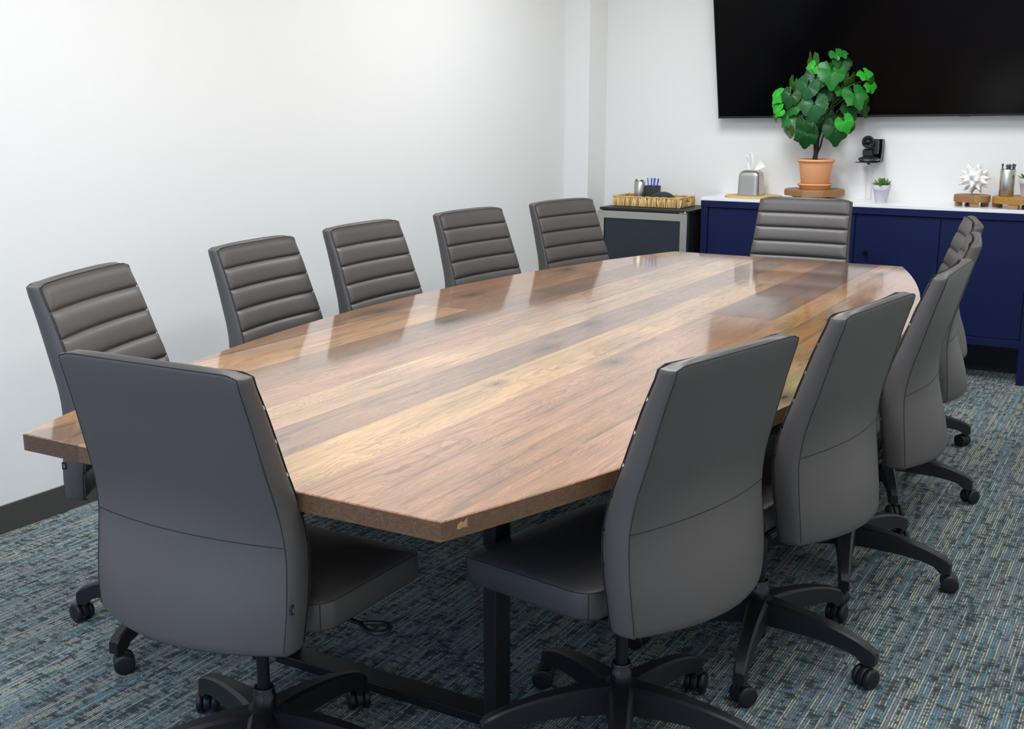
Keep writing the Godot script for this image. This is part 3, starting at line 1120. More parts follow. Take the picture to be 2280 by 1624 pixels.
func fridge() -> void:
	var x0 := 0.346
	var x1 := 0.934
	var t := thing("mini_fridge", "black mini fridge with steel framed dark glass door in the corner", "fridge", Vector3((x0 + x1) / 2, 0, 0.2))
	var xf := Transform3D(Basis.IDENTITY, -t.position)
	var mb := MB.new()
	mb.xf = xf
	mb.box(Vector3((x0 + x1) / 2, 0.4325, 0.195), Vector3(x1 - x0 - 0.012, 0.825, 0.41), 0.004)
	for sx in [x0 + 0.05, x1 - 0.05]:
		for z in [0.05, 0.35]:
			mb.box(Vector3(sx, 0.011, z), Vector3(0.04, 0.022, 0.04), 0.004)
	part("body", mb, M.fridgeblack, t)
	mb = MB.new()
	mb.xf = xf
	mb.box(Vector3((x0 + x1) / 2, 0.8525, 0.203), Vector3(x1 - x0 + 0.002, 0.015, 0.43), 0.002)
	part("top_panel", mb, M.fridgeblack, t)
	# mitred steel door frame
	var zf := 0.446
	var zb := 0.404
	var w := 0.043
	var yb := 0.045
	var yt := 0.842
	mb = MB.new()
	mb.xf = xf
	var o := [Vector2(x0, yb), Vector2(x1, yb), Vector2(x1, yt), Vector2(x0, yt)]
	var q := [Vector2(x0 + w, yb + w), Vector2(x1 - w, yb + w), Vector2(x1 - w, yt - w), Vector2(x0 + w, yt - w)]
	var hints := [Vector3.DOWN, Vector3.RIGHT, Vector3.UP, Vector3.LEFT]
	var door: Node3D = null
	for i in 4:
		var a: Vector2 = o[i]
		var b: Vector2 = o[(i + 1) % 4]
		var c: Vector2 = q[(i + 1) % 4]
		var d: Vector2 = q[i]
		var e := MB.new()
		e.xf = xf
		var cb := 0.002
		var ctr := (a + b + c + d) / 4
		var sh := func(p: Vector2): return p + (ctr - p).normalized() * 0.0006
		a = sh.call(a); b = sh.call(b); c = sh.call(c); d = sh.call(d)
		var hi: Vector3 = hints[i]
		var inn := -hi
		var va := Vector3(a.x, a.y, zf) + inn * cb
		var vb := Vector3(b.x, b.y, zf) + inn * cb
		e.face([va, vb, Vector3(c.x, c.y, zf), Vector3(d.x, d.y, zf)], Vector3.BACK)
		e.face([va, vb, Vector3(b.x, b.y, zf - cb), Vector3(a.x, a.y, zf - cb)], hi + Vector3.BACK)
		e.face([Vector3(a.x, a.y, zf - cb), Vector3(b.x, b.y, zf - cb), Vector3(b.x, b.y, zb), Vector3(a.x, a.y, zb)], hi)
		e.face([Vector3(d.x, d.y, zf), Vector3(c.x, c.y, zf), Vector3(c.x, c.y, zf - 0.012), Vector3(d.x, d.y, zf - 0.012)], inn)
		e.face([Vector3(a.x, a.y, zb), Vector3(b.x, b.y, zb), Vector3(c.x, c.y, zb), Vector3(d.x, d.y, zb)], Vector3.FORWARD)
		if door == null:
			var dm := MB.new()
			dm.xf = xf
			dm.box(Vector3((x0 + x1) / 2, (yb + yt) / 2, 0.42), Vector3(x1 - x0 - 2 * w + 0.01, yt - yb - 2 * w + 0.01, 0.030), 0.001)
			door = part("door", dm, M.glassdark, t)
			door.set_meta("label", "dark glass door with brushed steel frame")
		part("door_frame", e, M.brushed, door)
	mb = MB.new()
	mb.xf = xf
	mb.box(Vector3(x1 - 0.028, 0.8455, 0.425), Vector3(0.050, 0.006, 0.034), 0.002)
	mb.lathe([Vector2(0.0, 0.0), Vector2(0.006, 0.0), Vector2(0.006, 0.006), Vector2(0.004, 0.008), Vector2(0.0, 0.008)], 12, Vector3(x1 - 0.018, 0.848, 0.434))
	part("hinge", mb, M.steel, t)

func television() -> void:
	var w := 1.90
	var h := 1.075
	var t := thing("television", "large black flat television tilted forward high on the white back wall", "television", Vector3(1.913, 1.411, 0.058))
	t.basis = Basis(Vector3.BACK, deg_to_rad(0.85)) * Basis(Vector3.RIGHT, deg_to_rad(11.5))
	var mb := MB.new()
	mb.box(Vector3(0, h / 2, -0.014), Vector3(w, h, 0.028), 0.002)
	part("housing", mb, mat(c8(26, 26, 27), 0.35), t)
	mb = MB.new()
	mb.box(Vector3(0, h / 2 + 0.003, 0.0006), Vector3(w - 0.012, h - 0.020, 0.0012), 0.0003)
	part("screen", mb, M.screen, t)
	mb = MB.new()
	mb.box(Vector3(0, 0.0042, 0.001), Vector3(w, 0.0085, 0.004), 0.001)
	part("bottom_bezel", mb, mat(c8(30, 30, 32), 0.4), t)
	mb = MB.new()
	mb.box(Vector3(0.47, 0.0, -0.008), Vector3(0.06, 0.006, 0.014), 0.001)
	part("sensor_bump", mb, M.plastic, t)
	mb = MB.new()
	mb.box(Vector3(0, 0.52, -0.056), Vector3(0.7, 0.32, 0.056), 0.004)
	mb.box(Vector3(0, 0.55, -0.13), Vector3(0.30, 0.20, 0.10), 0.004)
	part("wall_mount", mb, M.blackmetal, t)

func conference_camera() -> void:
	var t := thing("video_camera", "black swivelling video conference camera on a small shelf bracket on the back wall", "camera", Vector3(1.885, 1.160, 0.075))
	# bracket: shelf plate, wall plate and a tapered cheek
	var b := MB.new()
	b.box(Vector3(0, -0.003, -0.01), Vector3(0.122, 0.005, 0.135), 0.001)
	b.box(Vector3(0.012, 0.06, -0.1005), Vector3(0.09, 0.13, 0.005), 0.001)
	for q in [[0.056, 0.0595]]:
		var pl := [Vector2(0.0, -0.102), Vector2(0.0, -0.02), Vector2(0.045, -0.045), Vector2(0.122, -0.068), Vector2(0.122, -0.102)]
		var f1 := []
		var f2 := []
		for p in pl:
			f1.append(Vector3(q[0], p.x, p.y))
			f2.append(Vector3(q[1], p.x, p.y))
		b.face(f1, Vector3.LEFT)
		b.face(f2, Vector3.RIGHT)
		for i in 5:
			var g1: Vector3 = f1[i]
			var g2: Vector3 = f1[(i + 1) % 5]
			b.face([g1, g2, f2[(i + 1) % 5], f2[i]], (g1 + g2) / 2 - Vector3(q[0], 0.05, -0.06))
	b.lathe([Vector2(0.0, -0.016), Vector2(0.010, -0.016), Vector2(0.010, -0.006), Vector2(0.0, -0.006)], 16)
	part("bracket", b, M.gloss, t)
	b = MB.new()
	b.lathe([Vector2(0.0, 0.0), Vector2(0.048, 0.0), Vector2(0.060, 0.009), Vector2(0.0605, 0.013)], 36)
	var ring := part("base_ring", b, mat(c8(150, 150, 155), 0.3, 0.8), t)
	b = MB.new()
	b.lathe([Vector2(0.0605, 0.013), Vector2(0.059, 0.017), Vector2(0.050, 0.023), Vector2(0.036, 0.029), Vector2(0.018, 0.032), Vector2(0.0, 0.033)], 36)
	part("base", b, M.plastic, t)
	b = MB.new()
	b.box(Vector3(0, 0.003, 0.0555), Vector3(0.024, 0.005, 0.006), 0.001)
	part("receiver_window", b, M.gloss, ring)
	# yoke
	b = MB.new()
	b.box(Vector3(-0.004, 0.050, 0.004), Vector3(0.062, 0.046, 0.040), 0.010)
	b.box(Vector3(0.036, 0.082, -0.002), Vector3(0.026, 0.088, 0.050), 0.009)
	part("yoke", b, M.plastic, t)
	b = MB.new()
	var hd := Basis(Vector3.UP, 0.25) * Basis(Vector3.RIGHT, PI / 2 + 0.05)
	b.lathe([Vector2(0.0, -0.036), Vector2(0.022, -0.036), Vector2(0.032, -0.028), Vector2(0.0345, -0.010), Vector2(0.0345, 0.030), Vector2(0.032, 0.036), Vector2(0.026, 0.036), Vector2(0.0245, 0.029), Vector2(0.018, 0.026), Vector2(0.0, 0.026)], 36, Vector3(-0.006, 0.112, 0.022), hd)
	var head := part("head", b, M.plastic, t)
	b = MB.new()
	b.lathe([Vector2(0.0, 0.026), Vector2(0.0165, 0.026), Vector2(0.0165, 0.029), Vector2(0.012, 0.033), Vector2(0.0, 0.035)], 28, Vector3(-0.006, 0.112, 0.022), hd)
	part("lens", b, mat(c8(8, 8, 22), 0.05), head)
	# cable channel below
	var cv := MB.new()
	cv.box(Vector3(0, 0.102, 0.006), Vector3(0.028, 0.204, 0.012), 0.002)
	var ch := part("cable_channel", cv, mat(c8(228, 228, 226), 0.5), self, Vector3(1.874, SBT, BACK))
	tag(ch, "white plastic cable channel running down the wall below the black camera", "cable cover")

# ------------------------------------------------------------------ things on the fridge
func tray_and_contents() -> void:
	var t := thing("woven_tray", "low rectangular woven straw tray with slot handles on the mini fridge", "tray", Vector3(0.606, 0.86, 0.185))
	var hx := 0.222
	var hz := 0.122
	var b := MB.new()
	b.box(Vector3(0, 0.005, 0), Vector3(hx * 2 - 0.01, 0.010, hz * 2 - 0.01), 0.003)
	part("tray_base", b, M.straw, t)
	var r := RandomNumberGenerator.new()
	r.seed = 3
	# twisted strands stand side by side round the rim; left open where the handles are
	var tones := [c8(222, 190, 128), c8(200, 162, 98), c8(168, 128, 72), c8(232, 206, 150)]
	var strands := [MB.new(), MB.new(), MB.new(), MB.new()]
	var per := []
	var step := 0.0088
	var n := int(2 * hx / step)
	for i in n:
		per.append([Vector3(-hx + step * (i + 0.5), 0, hz), Vector3(0, 0, 1)])
		per.append([Vector3(-hx + step * (i + 0.5), 0, -hz), Vector3(0, 0, -1)])
	n = int(2 * hz / step)
	for i in n:
		per.append([Vector3(hx, 0, -hz + step * (i + 0.5)), Vector3(1, 0, 0)])
		per.append([Vector3(-hx, 0, -hz + step * (i + 0.5)), Vector3(-1, 0, 0)])
	for e in per:
		var p: Vector3 = e[0]
		var d: Vector3 = e[1]
		var along := Vector3(d.z, 0, -d.x)
		var tilt := r.randf_range(-0.25, 0.55) * 0.010
		var hgt := 0.058 + r.randf_range(-0.003, 0.004)
		var low := 0.004
		var k := r.randi_range(0, 3)
		if absf(d.x) > 0.5 and absf(p.z) < 0.036:
			# strand broken by the handle slot
			strands[k].tube([p + Vector3(0, low, 0), p + Vector3(0, 0.014, 0) + d * 0.003, p + Vector3(0, 0.022, 0)], [0.004, 0.0052, 0.004], 6)
			strands[k].tube([p + Vector3(0, 0.040, 0), p + Vector3(0, 0.049, 0) + d * 0.003, p + Vector3(0, hgt, 0)], [0.004, 0.0052, 0.004], 6)
			continue
		var pth := []
		var rad := []
		for j in 6:
			var s := j / 5.0
			pth.append(p + Vector3(0, lerpf(low, hgt, s), 0) + d * (0.004 * sin(s * PI) + r.randf_range(-0.0008, 0.0008)) + along * tilt * (s - 0.5) * 2.0)
			rad.append(0.0046 + 0.0012 * sin(s * PI * 3.0 + k))
		rad[0] = 0.0032
		rad[5] = 0.0036
		strands[k].tube(pth, rad, 6)
	for k in 4:
		var m := mat(tones[k], 0.8)
		var s := part("woven_side", strands[k], m, t)
		s.set_meta("kind", "stuff")
	b = MB.new()
	var rim := []
	for i in 97:
		var u := i / 96.0 * 4.0
		var c := [Vector3(-hx, 0, hz), Vector3(hx, 0, hz), Vector3(hx, 0, -hz), Vector3(-hx, 0, -hz), Vector3(-hx, 0, hz)]
		var q: Vector3 = c[mini(int(u), 3)].lerp(c[mini(int(u), 3) + 1], u - mini(int(u), 3))
		rim.append(q + Vector3(0, 0.060 + 0.0022 * sin(i * 2.1), 0))
	b.tube(rim, 0.0052, 7, false)
	part("rim", b, M.straw, t)
	for s in [-1, 1]:
		b = MB.new()
		b.tube([Vector3(s * (hx + 0.002), 0.034, -0.034), Vector3(s * (hx + 0.003), 0.037, 0.0), Vector3(s * (hx + 0.002), 0.034, 0.034)], 0.0022, 6)
		part("handle_wire", b, M.blackmetal, t)
	# steel cup with pens
	pen_cup(Vector3(0.494, 0.872, 0.150), 0.0345, 0.135, "short brushed steel cup holding dark pens in the straw tray", [[-0.012, 0.008, -0.05, 0.145, 0], [0.004, -0.008, 0.02, 0.139, 1], [0.014, 0.006, 0.06, 0.141, 0]], "pens in the steel cup in the tray", "dark pen leaning in the short steel cup in the straw tray")
	# square charcoal pot with blue pens
	var p := thing("pen_pot", "square charcoal pot holding blue pens in the straw tray", "pot", Vector3(0.562, 0.872, 0.106))
	b = MB.new()
	var prof := []
	for e in [[0.036, 0.0], [0.040, 0.004], [0.045, 0.06], [0.0465, 0.106], [0.0455, 0.108], [0.0435, 0.106], [0.041, 0.03], [0.02, 0.028]]:
		var row := PackedVector3Array()
		for i in 40:
			var a := TAU * i / 40.0
			var cx := cos(a)
			var cz := sin(a)
			var f := pow(pow(absf(cx), 6.0) + pow(absf(cz), 6.0), -1.0 / 6.0)
			row.append(Vector3(cx * f * e[0], e[1], cz * f * e[0] * 0.85))
		prof.append(row)
	b.grid(prof, true)
	part("pot_body", b, mat(c8(52, 51, 54), 0.6), p)
	var k := 0
	for e in [[-0.028, 0.0, -0.12, 0.0], [-0.010, 0.008, 0.05, 0.05], [0.004, -0.006, 0.04, -0.03], [0.012, 0.004, 0.10, 0.04], [0.020, -0.004, 0.20, 0.0], [0.026, 0.010, 0.24, 0.05], [-0.001, 0.012, 0.16, 0.02]]:
		var pm := MB.new()
		var dir := Vector3(e[2], 1, e[3]).normalized()
		pm.tube([Vector3(0, 0.0, 0), dir * 0.10, dir * 0.1005, dir * 0.122, dir * 0.124], [0.0036, 0.0036, 0.0046, 0.0044, 0.002], 10)
		var pen := part(numbered("pen"), pm, mat(c8(40, 74, 205) if k % 3 else c8(92, 122, 225), 0.3), self, Vector3(0.562, 0.872, 0.106) + Vector3(e[0] * 0.7, 0.032, e[1]))
		tag(pen, "blue plastic pen standing in the square charcoal pot", "pen", "blue pens in the charcoal pot")
		k += 1
	# low dark dome in front
	var dm := MB.new()
	dm.lathe([Vector2(0.0, 0.0), Vector2(0.080, 0.0), Vector2(0.084, 0.006), Vector2(0.084, 0.022), Vector2(0.078, 0.044), Vector2(0.062, 0.062), Vector2(0.040, 0.074), Vector2(0.018, 0.080), Vector2(0.0, 0.081)], 48)
	var dome := part("dome_speaker", dm, mat(c8(40, 40, 43), 0.65), self, Vector3(0.676, 0.871, 0.208))
	tag(dome, "low dark grey dome shaped device lying in the straw tray", "speaker")

func pen_cup(at: Vector3, r: float, h: float, label: String, pens: Array, group: String, penlabel: String) -> void:
	var b := MB.new()
	b.lathe([Vector2(0.0, 0.0), Vector2(r - 0.002, 0.0), Vector2(r, 0.003), Vector2(r, h - 0.001), Vector2(r - 0.0008, h), Vector2(r - 0.0022, h - 0.001), Vector2(r - 0.0022, 0.004), Vector2(0.0, 0.004)], 48)
	var c := part(numbered("steel_cup"), b, M.brushed, self, at)
	tag(c, label, "cup")
	for e in pens:
		var m := MB.new()
		var dir := Vector3(e[2], 1, 0.02).normalized()
		var l: float = e[3]
		m.tube([Vector3.ZERO, dir * (l - 0.014), dir * (l - 0.010), dir * (l - 0.003), dir * l], [0.0042, 0.0042, 0.0062, 0.0062, 0.003], 10)
		var pen := part(numbered("pen"), m, mat(c8(84, 86, 86), 0.5) if e[4] == 0 else mat(c8(46, 92, 120), 0.4), self, at + Vector3(e[0], 0.005, e[1]))
		tag(pen, penlabel, "pen", group)

# ------------------------------------------------------------------ tissue box and straw mat
func tissue_and_mat() -> void:
	var b := MB.new()
	var rows := []
	for i in 60:
		var rr := 0.172 * (1.0 - i / 59.0)
		var row := PackedVector3Array()
		for j in 96:
			var a := TAU * j / 96.0
			var y := 0.006 + 0.0028 * absf(sin(i / 59.0 * PI * 11.0)) * (0.75 + 0.25 * sin(j * 1.9 + floorf(i / 5.4) * 2.2))
			if i == 0: y = 0.001
			row.append(Vector3(rr * cos(a), y, rr * sin(a)))
		rows.append(row)
	b.grid(rows, true)
	tag(part("straw_mat", b, M.straw, self, Vector3(1.236, SBT, 0.146)), "round coiled straw mat under the steel tissue box", "mat")
	var t := thing("tissue_box", "brushed steel tissue box cover with rounded top on the straw mat", "tissue box", Vector3(1.212, SBT + 0.0095, 0.130), 0.0)
	b = MB.new()
	rows = []
	var hx := 0.0665
	var hz := 0.0635
	var H := 0.148
	var R := 0.034
	var lay := [[0.0, 1.0, 0.0], [0.002, 1.0, 0.0]]
	for i in 9:
		var a := PI / 2 * i / 8.0
		lay.append([H - R + R * sin(a), 1.0, R * (1.0 - cos(a))])
	lay.append([H, 1.0, 0.045])
	for e in lay:
		var row := PackedVector3Array()
		var inset: float = e[2] + 0.0035 * (e[0] / H)
		for i in 64:
			var a := TAU * (i + 0.5) / 64.0
			var c := cos(a)
			var s := sin(a)
			var ex := 7.0 if inset < 0.03 else 4.0
			var f := pow(pow(absf(c), ex) + pow(absf(s), ex), -1.0 / ex)
			row.append(Vector3(c * f * (hx - inset), e[0], s * f * (hz - inset)))
		rows.append(row)
	# fall into the slot
	var lastr: PackedVector3Array = rows[rows.size() - 1]
	var inner := PackedVector3Array()
	for p in lastr:
		inner.append(Vector3(p.x * 0.95, H - 0.006, p.z * 0.95))
	rows.append(inner)
	b.grid(rows, true)
	part("cover", b, M.brushed, t)
	# the tissue: one sheet pulled up through the slot and folded
	b = MB.new()
	rows = []
	for i in 15:
		var s := i / 14.0
		var row := PackedVector3Array()
		for j in 13:
			var u := j / 12.0 * 2.0 - 1.0
			var wd := 0.020 + 0.030 * s
			var x := u * wd + 0.016 * s + 0.020 * s * s * u
			var fold := 0.016 * cos(u * 4.2 + 0.6) * (0.4 + 0.6 * s) + 0.004 * sin(u * 13.0 + s * 7.0)
			var y := 0.138 + 0.112 * s * (0.80 + 0.20 * cos(u * 2.6 + 0.9)) - 0.035 * s * maxf(u, 0.0) - 0.006 * sin(u * 9.0) * s
			row.append(Vector3(x, y, fold - 0.004))
		rows.append(row)
	b.grid(rows)
	part("tissue", b, M.paper, t)

# ------------------------------------------------------------------ plants
func leaf_mesh(kind: int) -> ArrayMesh:
	# lobed leaf in the xy plane, stalk at the origin, tip along -y; cupped about the middle vein
	var lobes := [[0.0, 1.0, 0.50], [0.95, 0.86, 0.55], [1.85, 0.72, 0.60]]
	if kind == 1:
		lobes = [[0.0, 1.08, 0.42], [0.85, 0.82, 0.50], [1.75, 0.66, 0.6]]
	if kind == 2:
		lobes = [[0.0, 0.86, 0.7], [1.0, 0.84, 0.7], [1.9, 0.78, 0.65]]
	var na := 41
	var rows := []
	for k in 6:
		var s := k / 5.0
		var row := PackedVector3Array()
		for i in na:
			var a := lerpf(-2.75, 2.75, i / float(na - 1))
			var r := 0.52
			for l in lobes:
				var d: float = absf(absf(a) - l[0]) / l[2]
				r = maxf(r, l[1] * (1.0 - 0.30 * pow(minf(d, 1.0), 0.9)))
			if k == 5:
				r *= 1.0 + 0.03 * (1.0 if i % 2 else -1.0)
			if absf(a) > 2.45:
				r *= 0.86
			var rr := r * s
			var x := rr * sin(a)
			var y := -rr * cos(a)
			var z := -0.30 * absf(x) * absf(x) + 0.16 * absf(x) - 0.26 * y * y * (1.0 if y < 0 else 0.4) + 0.016 * s * sin(a * 7.0) - 0.03 * cos(a * 3.3) * s
			row.append(Vector3(x, y + 0.12, z))
		rows.append(row)
	var mb := MB.new()
	mb.grid(rows)
	return mb.mesh()

func big_plant() -> void:
	var base := Vector3(1.607, SBT, 0.165)
	# stand of three glued boards on four feet
	var st := thing("plant_stand", "largest round wooden riser, three glued boards, carrying the terracotta pot", "stand", base)
	round_stand(st, 0.171, 0.034, 0.026, [[-1.0, -0.12, "wood_c"], [-0.12, 0.52, "wood_a"], [0.52, 1.0, "wood_c"]], 0.4)
	var sa := MB.new()
	sa.lathe([Vector2(0.0, 0.0), Vector2(0.078, 0.0), Vector2(0.081, 0.003), Vector2(0.094, 0.021), Vector2(0.099, 0.024), Vector2(0.101, 0.028), Vector2(0.099, 0.032), Vector2(0.095, 0.033), Vector2(0.091, 0.029), Vector2(0.078, 0.008), Vector2(0.0, 0.007)], 56)
	tag(part("plant_saucer", sa, M.terracotta, self, base + Vector3(0, 0.060, 0)), "terracotta saucer under the large plant pot", "saucer")
	var pot_at := base + Vector3(0, 0.068, 0)
	var t := thing("potted_plant", "tall leafy green artificial plant in a terracotta pot on the wooden riser", "plant", pot_at)
	var b := MB.new()
	b.lathe([Vector2(0.0, 0.0), Vector2(0.074, 0.0), Vector2(0.077, 0.003), Vector2(0.0965, 0.146), Vector2(0.1035, 0.149), Vector2(0.1065, 0.154), Vector2(0.1065, 0.159), Vector2(0.103, 0.164), Vector2(0.098, 0.164), Vector2(0.095, 0.160), Vector2(0.093, 0.14), Vector2(0.0, 0.14)], 56)
	part("pot", b, M.terracotta, t)
	b = MB.new()
	b.lathe([Vector2(0.092, 0.138), Vector2(0.06, 0.144), Vector2(0.0, 0.147)], 30)
	part("soil", b, M.soil, t)
	b = MB.new()
	b.tube([Vector3(-0.006, 0.140, 0), Vector3(-0.008, 0.17, 0), Vector3(-0.003, 0.21, 0), Vector3(0.0, 0.25, 0), Vector3(0.004, 0.33, -0.005), Vector3(0.008, 0.42, 0), Vector3(0.006, 0.55, 0)], [0.0165, 0.014, 0.013, 0.011, 0.009, 0.007, 0.004], 10)
	b.tube([Vector3(0.003, 0.20, 0), Vector3(0.022, 0.24, 0.005), Vector3(0.032, 0.29, 0.01), Vector3(0.06, 0.36, 0.012), Vector3(0.10, 0.42, 0.012), Vector3(0.15, 0.50, 0.01)], [0.008, 0.006, 0.005, 0.0045, 0.004, 0.002], 8)
	b.tube([Vector3(0.004, 0.27, 0), Vector3(0.022, 0.34, 0.0), Vector3(0.05, 0.42, 0.0), Vector3(0.08, 0.50, 0), Vector3(0.09, 0.62, 0)], [0.006, 0.006, 0.005, 0.004, 0.002], 8)
	b.tube([Vector3(-0.008, 0.18, 0.004), Vector3(-0.014, 0.25, 0.010), Vector3(-0.03, 0.31, 0.02), Vector3(-0.06, 0.38, 0.03), Vector3(-0.12, 0.46, 0.05)], [0.007, 0.0055, 0.005, 0.004, 0.002], 8)
	b.tube([Vector3(-0.006, 0.22, 0.0), Vector3(-0.016, 0.29, 0.01), Vector3(-0.02, 0.38, 0.02), Vector3(-0.03, 0.50, 0.02), Vector3(-0.05, 0.62, 0.0)], [0.006, 0.005, 0.004, 0.0035, 0.002], 8)
	b.lathe([Vector2(0.0, 0.0), Vector2(0.007, 0.004), Vector2(0.008, 0.02), Vector2(0.005, 0.026), Vector2(0.0, 0.028)], 10, Vector3(0.014, 0.325, 0.003))
	part("trunk", b, M.bark, t)
	# leaves: place from the rim of the pot, reach, kind
	var lv := [[-0.060, 0.568, -0.030, 0.063, "o"], [-0.035, 0.538, 0.028, 0.044, "b"], [0.075, 0.615, -0.021, 0.038, "m"], [0.115, 0.612, -0.041, 0.028, "m"], [0.115, 0.571, -0.041, 0.056, "d"], [0.070, 0.506, 0.037, 0.072, "m"], [-0.016, 0.470, 0.051, 0.063, "d"], [-0.054, 0.423, 0.099, 0.066, "s"], [-0.140, 0.376, 0.104, 0.053, "d"], [-0.208, 0.382, 0.086, 0.045, "b"], [-0.219, 0.323, 0.089, 0.038, "b"], [-0.201, 0.291, 0.103, 0.028, "b"], [-0.126, 0.317, 0.091, 0.047, "m"], [-0.004, 0.323, 0.095, 0.072, "s"], [-0.153, 0.447, 0.015, 0.050, "o"], [-0.054, 0.223, 0.090, 0.056, "d"], [-0.045, 0.158, 0.078, 0.066, "d"], [-0.162, 0.188, 0.045, 0.053, "o"], [-0.243, 0.258, 0.049, 0.031, "o"], [-0.155, 0.252, 0.071, 0.044, "m"], [0.109, 0.188, 0.026, 0.069, "d"], [0.161, 0.229, 0.039, 0.050, "b"], [0.206, 0.382, 0.027, 0.069, "m"], [0.124, 0.417, -0.007, 0.050, "m"], [0.157, 0.470, -0.062, 0.044, "o"], [0.244, 0.500, -0.040, 0.047, "b"], [0.275, 0.432, -0.039, 0.041, "b"], [0.177, 0.305, -0.012, 0.050, "d"], [0.229, 0.317, -0.064, 0.047, "d"], [0.171, 0.199, -0.076, 0.031, "o"], [0.039, 0.435, -0.011, 0.063, "d"], [-0.008, 0.382, -0.026, 0.044, "o"], [0.085, 0.376, -0.061, 0.034, "o"], [0.043, 0.305, -0.040, 0.038, "o"], [0.038, 0.247, 0.008, 0.056, "d"], [0.124, 0.535, -0.072, 0.031, "d"], [-0.083, 0.494, -0.014, 0.044, "o"], [0.280, 0.465, -0.097, 0.025, "o"], [0.246, 0.353, -0.087, 0.031, "o"], [0.016, 0.535, -0.005, 0.044, "d"], [-0.101, 0.364, 0.028, 0.050, "d"], [-0.112, 0.282, 0.031, 0.050, "d"]]
	var kinds := [leaf_mesh(0), leaf_mesh(1), leaf_mesh(2)]
	var r := RandomNumberGenerator.new()
	r.seed = 21
	var stalk := MB.new()
	var heart := Vector3(0.02, 0.50, 0.0)
	for e in lv:
		var p := Vector3(e[0], e[1] + 0.140, e[2])
		# keep clear of the screen behind
		var world_y := p.y + pot_at.y
		var zmin := 0.058 + maxf(0.0, world_y - 1.41) * 0.203 + 0.035
		p.z = maxf(p.z, zmin - pot_at.z)
		var out := (p - heart)
		out.z += 0.10
		out.y *= 0.6
		var nrm := (out.normalized() * 0.7 + Vector3(0.25, 0.45, 0.75) + Vector3(r.randf_range(-0.45, 0.45), r.randf_range(-0.35, 0.35), r.randf_range(-0.1, 0.2))).normalized()
		if e[4] == "o":
			nrm = (nrm + Vector3(signf(e[0]) * 0.9, -0.6, 0.0)).normalized()
		var down := Vector3(out.x * 1.6 + r.randf_range(-0.12, 0.12), -0.48 + 0.25 * clampf(out.y * 3.0, -0.6, 0.6), 0.02)
		down = (down - nrm * down.dot(nrm)).normalized()
		var s: float = e[3] * 1.45
		var bs := Basis(down.cross(-nrm).normalized() * -1.0, -down, nrm)
		bs.x = bs.y.cross(bs.z).normalized()
		var k := 2 if e[4] == "b" and r.randf() < 0.6 else r.randi_range(0, 1)
		var lf := MeshInstance3D.new()
		lf.name = "leaf"
		lf.mesh = kinds[k]
		lf.set_surface_override_material(0, M["leaf_" + e[4]])
		lf.transform = Transform3D(bs.scaled_local(Vector3(s, s, s)), p)
		t.add_child(lf, true)
		var root := heart + Vector3(p.x - heart.x, 0, 0) * 0.35 + Vector3(0, clampf(p.y - heart.y - 0.06, -0.22, 0.10), 0.0)
		stalk.tube([root, (root + p) / 2 + Vector3(0, 0.018, 0), p + bs.y * s * 0.12], [0.0016, 0.0014, 0.0012], 5)
	part("leaf_stalks", stalk, mat(c8(84, 88, 40), 0.6), t)

func round_stand(st: Node3D, r: float, th: float, foot: float, boards: Array, turn: float, inset := 0.80, fw := 0.024) -> void:
	for bd in boards:
		var poly := PackedVector2Array()
		var a0 := acos(clampf(bd[0], -1, 1))
		var a1 := acos(clampf(bd[1], -1, 1))
		var k := 14
		for i in k + 1:
			var a := lerpf(a0, a1, i / float(k))
			poly.append(Vector2(cos(a), sin(a)) * r)
		for i in k + 1:
			var a := lerpf(a1, a0, i / float(k))
			if absf(sin(a)) > 0.001:
				poly.append(Vector2(cos(a), -sin(a)) * r)
		var ch := []
		for i in poly.size():
			var m := (poly[i] + poly[(i + 1) % poly.size()]) / 2
			ch.append(0.0035 if m.length() > r * 0.985 else 0.0002)
		# rounded below too: two stacked prisms meeting at mid height
		var mb := MB.new()
		mb.prism(poly, foot, foot + th, ch, func(p: Vector2): return p)
		part("board", mb, M[bd[2]], st)
	for i in 4:
		var a := turn + i * PI / 2
		var mb := MB.new()
		mb.box(Vector3(cos(a) * r * inset, foot / 2 + 0.0005, sin(a) * r * inset), Vector3(fw, foot + 0.001, fw * 1.3), 0.002, Basis(Vector3.UP, -a))
		part("foot", mb, M.wood_b if i % 2 else M.wood_l, st)

